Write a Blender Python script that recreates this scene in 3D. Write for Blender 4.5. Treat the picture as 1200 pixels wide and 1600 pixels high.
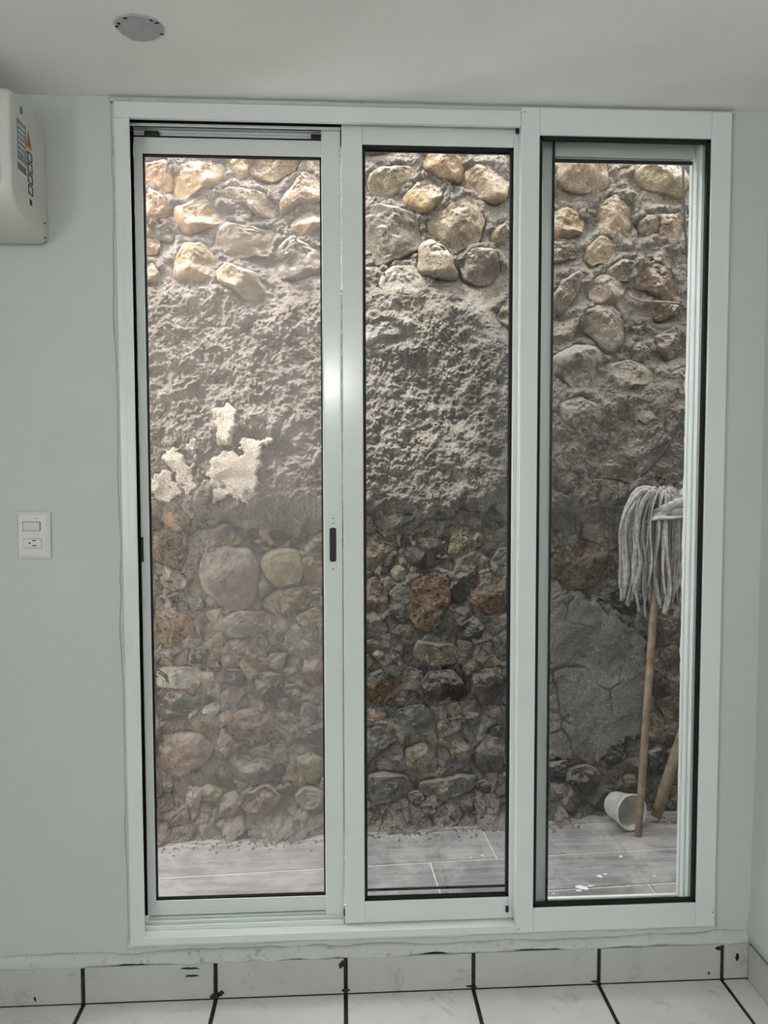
import bpy, bmesh, math, random
import numpy as np
from mathutils import Vector, Matrix

# ------------------------------------------------------------------ camera, sky, sun, large lights, exposure
scene = bpy.context.scene
for o in list(bpy.data.objects):
    bpy.data.objects.remove(o)
C = scene.collection
random.seed(11)

CAM_LOC = Vector((-0.0037, -1.945, 1.3615))
YAW, PITCH, ROLL = 0.0546, 0.0538, -0.0019
cam_data = bpy.data.cameras.new('camera')
cam_data.sensor_fit = 'VERTICAL'
cam_data.sensor_height = 36.0
cam_data.lens = 36.0 * 1200.3 / 1600.0
cam_data.clip_start = 0.02
cam = bpy.data.objects.new('camera', cam_data)
C.objects.link(cam)
fwd = Vector((math.sin(YAW) * math.cos(PITCH), math.cos(YAW) * math.cos(PITCH), -math.sin(PITCH)))
rgt = Vector((math.cos(YAW), -math.sin(YAW), 0))
upv = rgt.cross(fwd)
r2 = rgt * math.cos(ROLL) + upv * math.sin(ROLL)
u2 = -rgt * math.sin(ROLL) + upv * math.cos(ROLL)
cam.matrix_world = Matrix(((r2.x, u2.x, -fwd.x, CAM_LOC.x), (r2.y, u2.y, -fwd.y, CAM_LOC.y),
                           (r2.z, u2.z, -fwd.z, CAM_LOC.z), (0, 0, 0, 1)))
scene.camera = cam

world = bpy.data.worlds.new('sky')
scene.world = world
world.use_nodes = True
bg = world.node_tree.nodes['Background']
bg.inputs['Color'].default_value = (0.98, 0.985, 1.0, 1)
bg.inputs['Strength'].default_value = 7.5

sun_data = bpy.data.lights.new('sun', 'SUN')
sun_data.energy = 9.0
sun_data.angle = math.radians(9)
sun_data.color = (1.0, 0.94, 0.84)
sun = bpy.data.objects.new('sun', sun_data)
C.objects.link(sun)
sun.rotation_euler = Vector((0.45, 0.42, -0.95)).to_track_quat('-Z', 'Y').to_euler()

# area light added on the solid side wall, unseen, to brighten the room
side_data = bpy.data.lights.new('side_fill_light', 'AREA')
side_data.shape = 'RECTANGLE'
side_data.size, side_data.size_y = 1.0, 1.1
side_data.energy = 33.0
side_data.color = (0.97, 1.0, 0.985)
side = bpy.data.objects.new('side_fill_light', side_data)
C.objects.link(side)
side.location = (-1.70, -3.02, 1.35)
side.rotation_euler = (math.radians(90), 0, math.radians(-90))

scene.view_settings.view_transform = 'Standard'
scene.view_settings.look = 'None'
scene.view_settings.gamma = 1.0
scene.view_settings.use_curve_mapping = False
scene.view_settings.exposure = 0.0

# ------------------------------------------------------------------ materials
class NT:
    def __init__(self, name):
        self.m = bpy.data.materials.new(name)
        self.m.use_nodes = True
        self.t = self.m.node_tree
        self.p = self.t.nodes['Principled BSDF']
        self.out = self.t.nodes['Material Output']
        self.pos = self.t.nodes.new('ShaderNodeNewGeometry')
    def n(self, typ, **kw):
        nd = self.t.nodes.new(typ)
        for k, v in kw.items():
            setattr(nd, k, v)
        return nd
    def link(self, a, b):
        self.t.links.new(a, b)
    def val(self, sock, v):
        if hasattr(v, 'is_linked') or hasattr(v, 'links'):
            self.link(v, sock)
        else:
            sock.default_value = v
    def noise(self, scale, detail=4, rough=0.6, dist=0.0):
        nd = self.n('ShaderNodeTexNoise')
        nd.inputs['Scale'].default_value = scale
        nd.inputs['Detail'].default_value = detail
        nd.inputs['Roughness'].default_value = rough
        nd.inputs['Distortion'].default_value = dist
        self.link(self.pos.outputs['Position'], nd.inputs['Vector'])
        return nd.outputs['Fac']
    def voronoi(self, scale, feature='F1', out='Distance'):
        nd = self.n('ShaderNodeTexVoronoi', feature=feature)
        nd.inputs['Scale'].default_value = scale
        self.link(self.pos.outputs['Position'], nd.inputs['Vector'])
        return nd.outputs[out]
    def ramp(self, fac, a, b, lo=0.0, hi=1.0):
        nd = self.n('ShaderNodeMapRange', interpolation_type='SMOOTHSTEP')
        self.link(fac, nd.inputs['Value'])
        nd.inputs['From Min'].default_value = a
        nd.inputs['From Max'].default_value = b
        nd.inputs['To Min'].default_value = lo
        nd.inputs['To Max'].default_value = hi
        return nd.outputs['Result']
    def mix(self, fac, a, b, mode='MIX'):
        nd = self.n('ShaderNodeMix', data_type='RGBA', blend_type=mode)
        self.val(nd.inputs['Factor'], fac)
        self.val(nd.inputs['A'], a)
        self.val(nd.inputs['B'], b)
        return nd.outputs['Result']
    def math(self, op, a, b):
        nd = self.n('ShaderNodeMath', operation=op)
        self.val(nd.inputs[0], a)
        self.val(nd.inputs[1], b)
        return nd.outputs[0]
    def bump(self, height, strength=0.5, distance=0.005, prev=None):
        nd = self.n('ShaderNodeBump')
        nd.inputs['Strength'].default_value = strength
        nd.inputs['Distance'].default_value = distance
        self.link(height, nd.inputs['Height'])
        if prev is not None:
            self.link(prev, nd.inputs['Normal'])
        return nd.outputs['Normal']
    def finish(self, color, rough=0.8, normal=None, spec=0.3, metallic=0.0):
        self.val(self.p.inputs['Base Color'], color)
        self.val(self.p.inputs['Roughness'], rough)
        self.p.inputs['Specular IOR Level'].default_value = spec
        self.p.inputs['Metallic'].default_value = metallic
        if normal is not None:
            self.link(normal, self.p.inputs['Normal'])
        return self.m

def rgb(r, g, b):
    return (r, g, b, 1.0)

M = {}
def plain(name, col, rough=0.5, spec=0.4, var=0.06, scale=14, bump=0.0, bscale=200, metallic=0.0):
    k = NT(name)
    a = tuple(max(0, c * (1 - var)) for c in col) + (1,)
    b = tuple(min(1, c * (1 + var)) for c in col) + (1,)
    c = k.mix(k.ramp(k.noise(scale), 0.3, 0.7), a, b)
    nrm = k.bump(k.noise(bscale, 3), bump, 0.002) if bump else None
    M[name] = k.finish(c, rough, nrm, spec, metallic)
    return M[name]

def paint(name, col, rough=0.55, dirt=0.0):
    k = NT(name)
    a = tuple(c * 0.965 for c in col) + (1,)
    b = tuple(min(1, c * 1.02) for c in col) + (1,)
    c = k.mix(k.ramp(k.noise(2.3, 5, 0.55), 0.3, 0.7), a, b)
    if dirt:
        spots = k.ramp(k.noise(34, 7, 0.75), 0.55, 0.68)
        c = k.mix(k.math('MULTIPLY', spots, dirt), c, rgb(0.20, 0.20, 0.185))
    h = k.math('ADD', k.noise(3.0, 3, 0.5), k.math('MULTIPLY', k.noise(45, 4, 0.6), 0.10))
    nrm = k.bump(h, 0.35, 0.012)
    if dirt:
        nrm = k.bump(k.noise(60, 7, 0.7), 0.8, 0.008, nrm)
    M[name] = k.finish(c, rough, nrm, 0.35)
paint('wall_paint', (0.575, 0.60, 0.58))
paint('ceiling_paint', (0.88, 0.88, 0.855), 0.7)
paint('rough_plaster', (0.65, 0.67, 0.65), 0.6, 0.55)
paint('cream_stucco', (0.82, 0.77, 0.67), 0.85)
plain('white_aluminium', (0.71, 0.745, 0.725), 0.17, 0.5, 0.02, 6)
plain('white_aluminium_track', (0.70, 0.72, 0.71), 0.35, 0.5, 0.05, 12)
plain('black_gasket', (0.008, 0.008, 0.009), 0.6, 0.3)
plain('black_plastic', (0.010, 0.010, 0.012), 0.45, 0.4)
plain('dark_void', (0.005, 0.005, 0.005), 0.9, 0.1)
plain('ac_plastic', (0.63, 0.625, 0.585), 0.38, 0.5, 0.02)
plain('switch_plastic', (0.66, 0.67, 0.645), 0.38, 0.5, 0.03)
plain('grey_plaster_patch', (0.44, 0.45, 0.47), 0.8, 0.2, 0.05, 40, 0.3)
plain('sticker_grey', (0.27, 0.28, 0.31), 0.5, 0.3, 0.25, 160)
plain('sticker_dark', (0.06, 0.06, 0.06), 0.5, 0.3)
plain('sticker_orange', (0.55, 0.22, 0.06), 0.5, 0.3)
plain('sticker_green', (0.07, 0.20, 0.04), 0.5, 0.3)
plain('white_paper', (0.8, 0.8, 0.78), 0.6, 0.3)
plain('black_grout', (0.035, 0.035, 0.035), 0.9, 0.1, 0.3, 60)
plain('pale_grout', (0.66, 0.64, 0.61), 0.95, 0.1, 0.12, 25)
plain('wood_handle', (0.235, 0.175, 0.125), 0.6, 0.3, 0.3, 22, 0.3, 90)
plain('weathered_wood', (0.22, 0.165, 0.115), 0.8, 0.2, 0.3, 25, 0.4, 90)
plain('mop_cloth', (0.37, 0.36, 0.36), 0.95, 0.1, 0.28, 55, 0.5, 420)
plain('white_tub', (0.55, 0.54, 0.52), 0.45, 0.4, 0.10, 30)
plain('cable_black', (0.03, 0.03, 0.032), 0.55, 0.3)
plain('steel_wire', (0.19, 0.15, 0.11), 0.6, 0.4, 0.25, 40)
plain('spilled_paint', (0.85, 0.85, 0.84), 0.5, 0.4)

def tile_mat(name, col, stain=0.5, rough=0.32):
    k = NT(name)
    c = k.mix(k.ramp(k.noise(5, 4), 0.3, 0.7), rgb(*[v * 0.94 for v in col]), rgb(*[v * 1.03 for v in col]))
    smear = k.ramp(k.noise(11, 8, 0.75, 0.8), 0.54, 0.74)
    c = k.mix(k.math('MULTIPLY', smear, stain), c, rgb(0.20, 0.20, 0.19))
    dots = k.ramp(k.noise(70, 3, 0.6), 0.70, 0.74)
    c = k.mix(k.math('MULTIPLY', dots, stain), c, rgb(0.05, 0.05, 0.05))
    M[name] = k.finish(c, k.ramp(k.noise(9), 0.3, 0.7, rough, rough + 0.18), k.bump(k.noise(6, 2), 0.15, 0.004), 0.45)
tile_mat('floor_tile', (0.70, 0.70, 0.675), 0.5)
tile_mat('skirting_tile', (0.50, 0.50, 0.475), 0.5, 0.4)

def plank_mat():
    k = NT('grey_wood_tile')
    mp = k.n('ShaderNodeMapping')
    mp.inputs['Scale'].default_value = (3.0, 40.0, 3.0)
    k.link(k.pos.outputs['Position'], mp.inputs['Vector'])
    g = k.n('ShaderNodeTexNoise')
    g.inputs['Scale'].default_value = 1.6
    g.inputs['Detail'].default_value = 5
    k.link(mp.outputs['Vector'], g.inputs['Vector'])
    c = k.mix(k.ramp(g.outputs['Fac'], 0.3, 0.7), rgb(0.17, 0.16, 0.165), rgb(0.30, 0.29, 0.29))
    dust = k.ramp(k.noise(6.5, 9, 0.75, 0.4), 0.38, 0.68)
    c = k.mix(k.math('MULTIPLY', dust, 0.7), c, rgb(0.50, 0.485, 0.475))
    c = k.mix(k.ramp(k.noise(140, 5, 0.75), 0.58, 0.72, 0, 0.6), c, rgb(0.60, 0.58, 0.57))
    M['grey_wood_tile'] = k.finish(c, 0.5, k.bump(g.outputs['Fac'], 0.2, 0.002), 0.35)
plank_mat()

DUST = rgb(0.50, 0.465, 0.44)
def stone_mat(name, dust_amt, pores=False, streaks=False, lo=0.05, hi=0.60):
    k = NT(name)
    oi = k.n('ShaderNodeObjectInfo')
    base = oi.outputs['Color']
    c = k.mix(k.ramp(k.noise(16, 6, 0.65), 0.35, 0.7), k.mix(1.0, base, rgb(0.58, 0.56, 0.54), 'MULTIPLY'), base)
    c = k.mix(k.ramp(k.noise(42, 5, 0.7), 0.52, 0.75), c, k.mix(1.0, base, rgb(1.45, 1.38, 1.28), 'MULTIPLY'))
    h = k.math('ADD', k.noise(24, 9, 0.75), k.math('MULTIPLY', k.noise(150, 4, 0.7), 0.4))
    if streaks:
        mp = k.n('ShaderNodeMapping'); mp.inputs['Scale'].default_value = (40, 40, 5)
        k.link(k.pos.outputs['Position'], mp.inputs['Vector'])
        s = k.n('ShaderNodeTexNoise'); s.inputs['Scale'].default_value = 1.0
        k.link(mp.outputs['Vector'], s.inputs['Vector'])
        c = k.mix(k.ramp(s.outputs['Fac'], 0.45, 0.62, 0, 0.7), c, rgb(0.17, 0.13, 0.095))
    nrm = k.bump(h, 1.0, 0.020)
    if pores:
        v = k.voronoi(62)
        wv = k.math('ADD', v, k.math('MULTIPLY', k.noise(60, 3), 0.35))
        pit = k.ramp(wv, 0.30, 0.62, 1.0, 0.0)
        incl = k.ramp(k.voronoi(30), 0.20, 0.34, 1.0, 0.0)
        c = k.mix(k.math('MULTIPLY', incl, 0.75), c, rgb(0.055, 0.055, 0.06))
        nrm = k.bump(k.math('SUBTRACT', 1.0, pit), 1.0, 0.012, nrm)
    sx = k.n('ShaderNodeSeparateXYZ')
    k.link(k.pos.outputs['Normal'], sx.inputs['Vector'])
    up = k.math('ADD', sx.outputs['Z'], k.math('MULTIPLY', k.math('SUBTRACT', k.noise(30, 6, 0.7), 0.5), 2.2))
    d = k.math('MULTIPLY', k.ramp(up, lo, hi), dust_amt)
    c = k.mix(d, c, DUST)
    g = k.noise(260, 4, 0.75)
    c = k.mix(k.ramp(g, 0.36, 0.66), k.mix(1.0, c, rgb(0.60, 0.58, 0.56), 'MULTIPLY'), k.mix(1.0, c, rgb(1.25, 1.24, 1.22), 'MULTIPLY'))
    M[name] = k.finish(c, 0.9, nrm, 0.15)
stone_mat('river_stone', 0.95)
stone_mat('coated_stone', 0.95, lo=-0.75, hi=0.0)
stone_mat('rubble_stone', 0.55)
stone_mat('volcanic_stone', 0.25, pores=True)
stone_mat('columnar_stone', 0.25, streaks=True)

def mortar_mat(name, lo, hi, dist, strength):
    k = NT(name)
    c = k.mix(k.ramp(k.noise(7, 6, 0.65), 0.32, 0.68), rgb(*lo), rgb(*hi))
    if name == 'mortar':
        at = k.n('ShaderNodeVertexColor', layer_name='fragments')
        c = k.mix(at.outputs['Alpha'], c, k.mix(k.ramp(k.noise(40, 5, 0.7), 0.35, 0.7, 0, 0.4), at.outputs['Color'], c))
    c = k.mix(k.ramp(k.noise(90, 4, 0.7), 0.55, 0.75, 0, 0.5), c, rgb(0.60, 0.565, 0.54))
    g = k.noise(300, 3, 0.7)
    c = k.mix(k.ramp(g, 0.36, 0.64), k.mix(1.0, c, rgb(0.52, 0.50, 0.49), 'MULTIPLY'), k.mix(1.0, c, rgb(1.32, 1.30, 1.28), 'MULTIPLY'))
    h = k.math('ADD', k.noise(55, 8, 0.75), k.math('MULTIPLY', k.noise(220, 4, 0.7), 0.4))
    M[name] = k.finish(c, 0.95, k.bump(h, strength, dist), 0.1)
mortar_mat('mortar', (0.27, 0.25, 0.235), (0.43, 0.40, 0.38), 0.014, 1.0)
mortar_mat('smooth_mortar', (0.15, 0.147, 0.14), (0.24, 0.233, 0.222), 0.006, 0.8)
mortar_mat('cream_plaster_splash', (0.47, 0.43, 0.375), (0.62, 0.58, 0.52), 0.008, 0.9)

def glass_mat(name, tint, refl):
    k = NT(name)
    tr = k.n('ShaderNodeBsdfTransparent'); tr.inputs['Color'].default_value = tint
    gl = k.n('ShaderNodeBsdfGlossy'); gl.inputs['Roughness'].default_value = 0.02
    gl.inputs['Color'].default_value = (refl, refl, refl, 1)
    fr = k.n('ShaderNodeFresnel'); fr.inputs['IOR'].default_value = 1.45
    mx = k.n('ShaderNodeMixShader')
    k.link(fr.outputs['Fac'], mx.inputs['Fac'])
    k.link(tr.outputs[0], mx.inputs[1]); k.link(gl.outputs[0], mx.inputs[2])
    k.link(mx.outputs[0], k.out.inputs['Surface'])
    M[name] = k.m
glass_mat('clear_glass', (0.86, 0.89, 0.875, 1), 1.0)

def screen_mat():
    # fine white insect netting: part open holes, part pale thread that glows softly in the daylight behind it
    k = NT('insect_netting')
    tr = k.n('ShaderNodeBsdfTransparent')
    tl = k.n('ShaderNodeBsdfTranslucent'); tl.inputs['Color'].default_value = (0.82, 0.765, 0.71, 1)  # warm tint puts the sunlit bounce into the thread colour
    df = k.n('ShaderNodeBsdfDiffuse'); df.inputs['Color'].default_value = (0.78, 0.75, 0.71, 1)
    a = k.n('ShaderNodeMixShader'); a.inputs['Fac'].default_value = 0.45
    k.link(tl.outputs[0], a.inputs[1]); k.link(df.outputs[0], a.inputs[2])
    mx = k.n('ShaderNodeMixShader'); mx.inputs['Fac'].default_value = 0.185
    k.link(tr.outputs[0], mx.inputs[1]); k.link(a.outputs[0], mx.inputs[2])
    k.link(mx.outputs[0], k.out.inputs['Surface'])
    M['insect_netting'] = k.m
screen_mat()

# ------------------------------------------------------------------ object helpers
ORIGIN = {}
def _link(o, parent):
    C.objects.link(o)
    if parent is not None:
        o.parent = parent

def empty(name, loc, label=None, cat=None, kind=None, group=None):
    o = bpy.data.objects.new(name, None)
    o.empty_display_size = 0.05
    C.objects.link(o)
    o.location = loc
    ORIGIN[o] = Vector(loc)
    tag(o, label, cat, kind, group)
    return o

def tag(o, label=None, cat=None, kind=None, group=None):
    if label: o['label'] = label
    if cat: o['category'] = cat
    if kind: o['kind'] = kind
    if group: o['group'] = group
    return o

def mesh_obj(name, verts, faces, material, parent=None, smooth=False, origin=None):
    """verts in world metres; the object's origin goes to its centre"""
    v = np.asarray(verts, dtype=float).reshape(-1, 3)
    org = Vector(((v.min(0) + v.max(0)) / 2).tolist()) if origin is None else Vector(origin)
    me = bpy.data.meshes.new(name)
    me.from_pydata((v - np.array(org)).tolist(), [], [tuple(int(i) for i in f) for f in faces])
    mats = material if isinstance(material, (list, tuple)) else [material]
    for m in mats:
        me.materials.append(M[m])
    if smooth:
        me.polygons.foreach_set('use_smooth', [True] * len(me.polygons))
    me.update()
    o = bpy.data.objects.new(name, me)
    _link(o, parent)
    o.location = org - (ORIGIN[parent] if parent is not None else Vector((0, 0, 0)))
    ORIGIN[o] = org
    return o

def bm_obj(name, bm, material, parent=None, smooth=False):
    bmesh.ops.recalc_face_normals(bm, faces=bm.faces)
    bm.verts.ensure_lookup_table()
    for i, v in enumerate(bm.verts):
        v.index = i
    verts = [tuple(v.co) for v in bm.verts]
    faces = [[v.index for v in f.verts] for f in bm.faces]
    idx = [f.material_index for f in bm.faces]
    o = mesh_obj(name, verts, faces, material, parent, smooth)
    if any(idx):
        o.data.polygons.foreach_set('material_index', idx)
    bm.free()
    return o

def add_box(bm, x0, x1, y0, y1, z0, z1, bevel=0.0):
    c = bmesh.ops.create_cube(bm, size=1.0)
    vs = c['verts']
    for v in vs:
        v.co = Vector((x0 + (v.co.x + .5) * (x1 - x0), y0 + (v.co.y + .5) * (y1 - y0), z0 + (v.co.z + .5) * (z1 - z0)))
    if bevel:
        es = {e for v in vs for e in v.link_edges}
        bmesh.ops.bevel(bm, geom=list(es), offset=bevel, segments=2, affect='EDGES', profile=0.5)

def box(name, x0, x1, y0, y1, z0, z1, material, parent=None, bevel=0.0015):
    bm = bmesh.new()
    add_box(bm, x0, x1, y0, y1, z0, z1, bevel)
    return bm_obj(name, bm, material, parent)

def boxes(name, lst, material, parent=None, bevel=0.0015):
    bm = bmesh.new()
    for b in lst:
        add_box(bm, *b, bevel)
    return bm_obj(name, bm, material, parent)

def add_prism(bm, pts, depth_vec, bevel=0.0):
    d = Vector(depth_vec)
    a = [bm.verts.new(Vector(p)) for p in pts]
    b = [bm.verts.new(Vector(p) + d) for p in pts]
    n = len(pts)
    fs = [bm.faces.new(a), bm.faces.new(b[::-1])]
    for i in range(n):
        fs.append(bm.faces.new((a[i], b[i], b[(i + 1) % n], a[(i + 1) % n])))
    if bevel:
        bmesh.ops.bevel(bm, geom=list({e for f in fs for e in f.edges}), offset=bevel, segments=2, affect='EDGES', profile=0.5)

def prism(name, pts, depth_vec, material, parent=None, bevel=0.0):
    bm = bmesh.new()
    add_prism(bm, pts, depth_vec, bevel)
    return bm_obj(name, bm, material, parent)

def tube_geo(path, radius, seg=8, squash=None, closed_ends=True):
    """ring sweep; radius may be a list; squash=(width, thickness) list gives a ribbon"""
    P = [Vector(p) for p in path]
    n = len(P)
    R = radius if isinstance(radius, (list, tuple)) else [radius] * n
    verts, faces = [], []
    ref = None
    for i, p in enumerate(P):
        t = (P[min(i + 1, n - 1)] - P[max(i - 1, 0)]).normalized()
        if ref is None:
            ref = Vector((0, 1, 0)) if abs(t.y) < 0.9 else Vector((1, 0, 0))
        a = (ref - t * ref.dot(t)).normalized()
        ref = a
        b = t.cross(a)
        for k in range(seg):
            th = 2 * math.pi * k / seg
            if squash:
                w, h = squash[i]
                verts.append(tuple(p + b * (w * math.cos(th)) + a * (h * math.sin(th))))
            else:
                verts.append(tuple(p + (a * math.cos(th) + b * math.sin(th)) * R[i]))
    for i in range(n - 1):
        for k in range(seg):
            k2 = (k + 1) % seg
            faces.append((i * seg + k, i * seg + k2, (i + 1) * seg + k2, (i + 1) * seg + k))
    if closed_ends:
        faces.append(tuple(range(seg))[::-1])
        faces.append(tuple((n - 1) * seg + k for k in range(seg)))
    return verts, faces

def tube(name, path, radius, material, parent=None, seg=8, squash=None):
    v, f = tube_geo(path, radius, seg, squash)
    return mesh_obj(name, v, f, material, parent, smooth=True)

def spline(pts, n):
    """Catmull-Rom through pts"""
    P = [Vector(p) for p in pts]
    P = [P[0] * 2 - P[1]] + P + [P[-1] * 2 - P[-2]]
    out = []
    m = len(P) - 3
    for i in range(n):
        t = i / (n - 1) * m
        k = min(int(t), m - 1)
        t -= k
        a, b, c, d = P[k:k + 4]
        out.append(0.5 * ((2 * b) + (c - a) * t + (2 * a - 5 * b + 4 * c - d) * t * t + (3 * b - a - 3 * c + d) * t ** 3))
    return out

# numpy value noise
def vnoise(x, y, seed=0):
    ix, iy = np.floor(x).astype(np.int64), np.floor(y).astype(np.int64)
    fx, fy = x - ix, y - iy
    fx, fy = fx * fx * (3 - 2 * fx), fy * fy * (3 - 2 * fy)
    def h(a, b):
        n = (a * 374761393 + b * 668265263 + seed * 1442695041) & 0x7fffffff
        n = ((n ^ (n >> 13)) * 1274126177) & 0x7fffffff
        return ((n ^ (n >> 16)) & 0xffff) / 65535.0
    return (h(ix, iy) * (1 - fx) + h(ix + 1, iy) * fx) * (1 - fy) + (h(ix, iy + 1) * (1 - fx) + h(ix + 1, iy + 1) * fx) * fy - 0.5

def worley(x, y, scale, seed=0):
    """distance to the nearest jittered cell point (in cells), that cell's three random numbers and its offset"""
    X, Y = x * scale, y * scale
    ix, iy = np.floor(X).astype(np.int64), np.floor(Y).astype(np.int64)
    def h(a, b, s):
        n = (a * 374761393 + b * 668265263 + (seed + s) * 1442695041) & 0x7fffffff
        n = ((n ^ (n >> 13)) * 1274126177) & 0x7fffffff
        return ((n ^ (n >> 16)) & 0xffff) / 65535.0
    best = np.full(X.shape, 9.0); second = best.copy()
    r = [np.zeros(X.shape) for _ in range(3)]
    ox, oy = np.zeros(X.shape), np.zeros(X.shape)
    for di in (-1, 0, 1):
        for dj in (-1, 0, 1):
            a, b = ix + di, iy + dj
            dx = X - (a + h(a, b, 1)); dy = Y - (b + h(a, b, 2))
            d = np.sqrt(dx * dx + dy * dy)
            closer = d < best
            second = np.where(closer, best, np.minimum(second, d))
            best = np.where(closer, d, best)
            ox = np.where(closer, dx, ox); oy = np.where(closer, dy, oy)
            for k in range(3):
                r[k] = np.where(closer, h(a, b, 3 + k), r[k])
    return best, second, r, ox, oy

def fbm(x, y, scale, octs=4, seed=0, gain=0.55):
    s, a, t = 0.0, 1.0, 0.0
    for o in range(octs):
        f = scale * 2.03 ** o
        s = s + a * vnoise(x * f + 17.3 * o, y * f - 9.1 * o, seed + o * 7)
        t += a
        a *= gain
    return 2 * s / t

def sstep(a, b, x):
    t = np.clip((x - a) / (b - a), 0, 1)
    return t * t * (3 - 2 * t)

# ------------------------------------------------------------------ the room
XL, XR, YR, ZC = -1.75, 1.087, -3.6, 2.268       # left wall, right wall, rear wall, ceiling
OX0, OX1, OZ0, OZ1 = -0.549, 0.960, 0.150, 2.250  # door opening
WT = 0.15                                         # thickness of the house wall
TOP = 2.50                                        # top of the parapet outside
ZG = 0.10                                         # passage paving level

def wall_back():
    bm = bmesh.new()
    for b in ((XL - .15, OX0, 0, WT, -0.12, TOP), (OX1, 2.8, 0, WT, -0.12, TOP), (-0.12, 2.8, 0, WT, TOP, 3.7),  # block above TOP is added, unseen, to keep sun off the passage
              (OX0, OX1, 0, WT, -0.12, OZ0), (OX0, OX1, 0, WT, OZ1, TOP)):
        add_box(bm, *b)
    for f in bm.faces:
        c = f.calc_center_median()
        # the outside face and the reveal of the opening are cream stucco
        if c.y > 0.07 and (c.y > 0.14 or OX0 - .01 < c.x < OX1 + .01):
            f.material_index = 1
    o = bm_obj('wall_back', bm, ['wall_paint', 'cream_stucco'])
    tag(o, 'greyish white painted wall around the sliding door', 'wall', 'structure')
    return o
wb = wall_back()

# ragged edge of the outside stucco at the opening
def ragged_edge():
    n = 150
    zz = np.linspace(OZ0, OZ1, n)
    jag = 0.006 * fbm(zz, zz * 0, 16, 4, 3) + 0.006
    v, f = [], []
    for i in range(n):
        x = OX1 - 0.004 - jag[i]
        v += [(OX1 + .002, .085, zz[i]), (x + .004, .085, zz[i]), (x, .152, zz[i]), (OX1 + .002, .156, zz[i])]
    for i in range(n - 1):
        for k in range(4):
            a, b = i * 4 + k, i * 4 + (k + 1) % 4
            f.append((a, b, b + 4, a + 4))
    f += [(3, 2, 1, 0), tuple(range((n - 1) * 4, n * 4))]
    mesh_obj('stucco_edge', v, f, 'cream_stucco', wb)
ragged_edge()

def plaster_bead(name, x0, x1, zc, zr, yr, seed, parent, sag=None, n=260):
    """a lumpy trowelled ridge of plaster on the room face of the wall"""
    xx = np.linspace(x0, x1, n)
    a = zr * (1 + 0.55 * fbm(xx, xx * 0 + seed, 9, 4, seed))
    d = yr * (1 + 0.6 * fbm(xx, xx * 0 + seed, 14, 4, seed + 5))
    lo = 0.35 * zr * fbm(xx, xx * 0 + 2, 22, 4, seed + 9)
    z0 = zc if sag is None else np.interp(xx, [x0, x1], [zc, sag])
    v, f = [], []
    prof = [(0, 1.6), (.45, .9), (.85, .25), (1, -.35), (.75, -.85), (0, -1)]
    for i in range(n):
        zb = z0 if sag is None else z0[i]
        for (py, pz) in prof:
            v.append((xx[i], 0.002 - d[i] * py, zb + a[i] * pz + (lo[i] if pz < 0 else 0)))
    m = len(prof)
    for i in range(n - 1):
        for k in range(m):
            k2 = (k + 1) % m
            f.append((i * m + k, (i + 1) * m + k, (i + 1) * m + k2, i * m + k2))
    f += [tuple(range(m)), tuple(range((n - 1) * m, n * m))[::-1]]
    return mesh_obj(name, v, f, 'rough_plaster', parent, smooth=True)
def caulk():
    # uneven line of filler between the frame and the wall, up the side and along the head
    n = 220
    zz = np.linspace(OZ0, 2.25, n)
    w = .0055 + .004 * fbm(zz, zz * 0, 7, 4, 33)
    d = .008 + .004 * fbm(zz, zz * 0 + 3, 12, 4, 34)
    v, f = [], []
    for i in range(n):
        v += [(-.5485, .001, zz[i]), (-.5485, -.001 - d[i], zz[i]), (-.5495 - w[i], -.001 - d[i] * .7, zz[i]), (-.5505 - 1.8 * w[i], .001, zz[i])]
    for i in range(n - 1):
        for k in range(4):
            a, b = i * 4 + k, i * 4 + (k + 1) % 4
            f.append((a, b, b + 4, a + 4))
    f += [(3, 2, 1, 0), tuple(range((n - 1) * 4, n * 4))]
    mesh_obj('filler_line', v, f, 'rough_plaster', wb, smooth=True)
    xx = np.linspace(-.56, .985, n)
    w = .006 + .004 * fbm(xx, xx * 0, 6, 4, 43)
    v, f = [], []
    for i in range(n):
        v += [(xx[i], .001, 2.2515), (xx[i], -.014, 2.2535), (xx[i], -.011, 2.258 + w[i] * .4), (xx[i], .001, 2.2635 + w[i] * .4)]
    for i in range(n - 1):
        for k in range(4):
            a, b = i * 4 + k, i * 4 + (k + 1) % 4
            f.append((a, a + 4, b + 4, b))
    f += [(0, 1, 2, 3), tuple(range((n - 1) * 4, n * 4))[::-1]]
    mesh_obj('filler_line', v, f, 'rough_plaster', wb, smooth=True)
caulk()
plaster_bead('plaster_ridge', XL, XR, 0.108, 0.013, 0.017, 4, wb)
plaster_bead('plaster_ridge', OX0 - .01, 0.99, 0.148, 0.009, 0.012, 21, wb)

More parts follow.
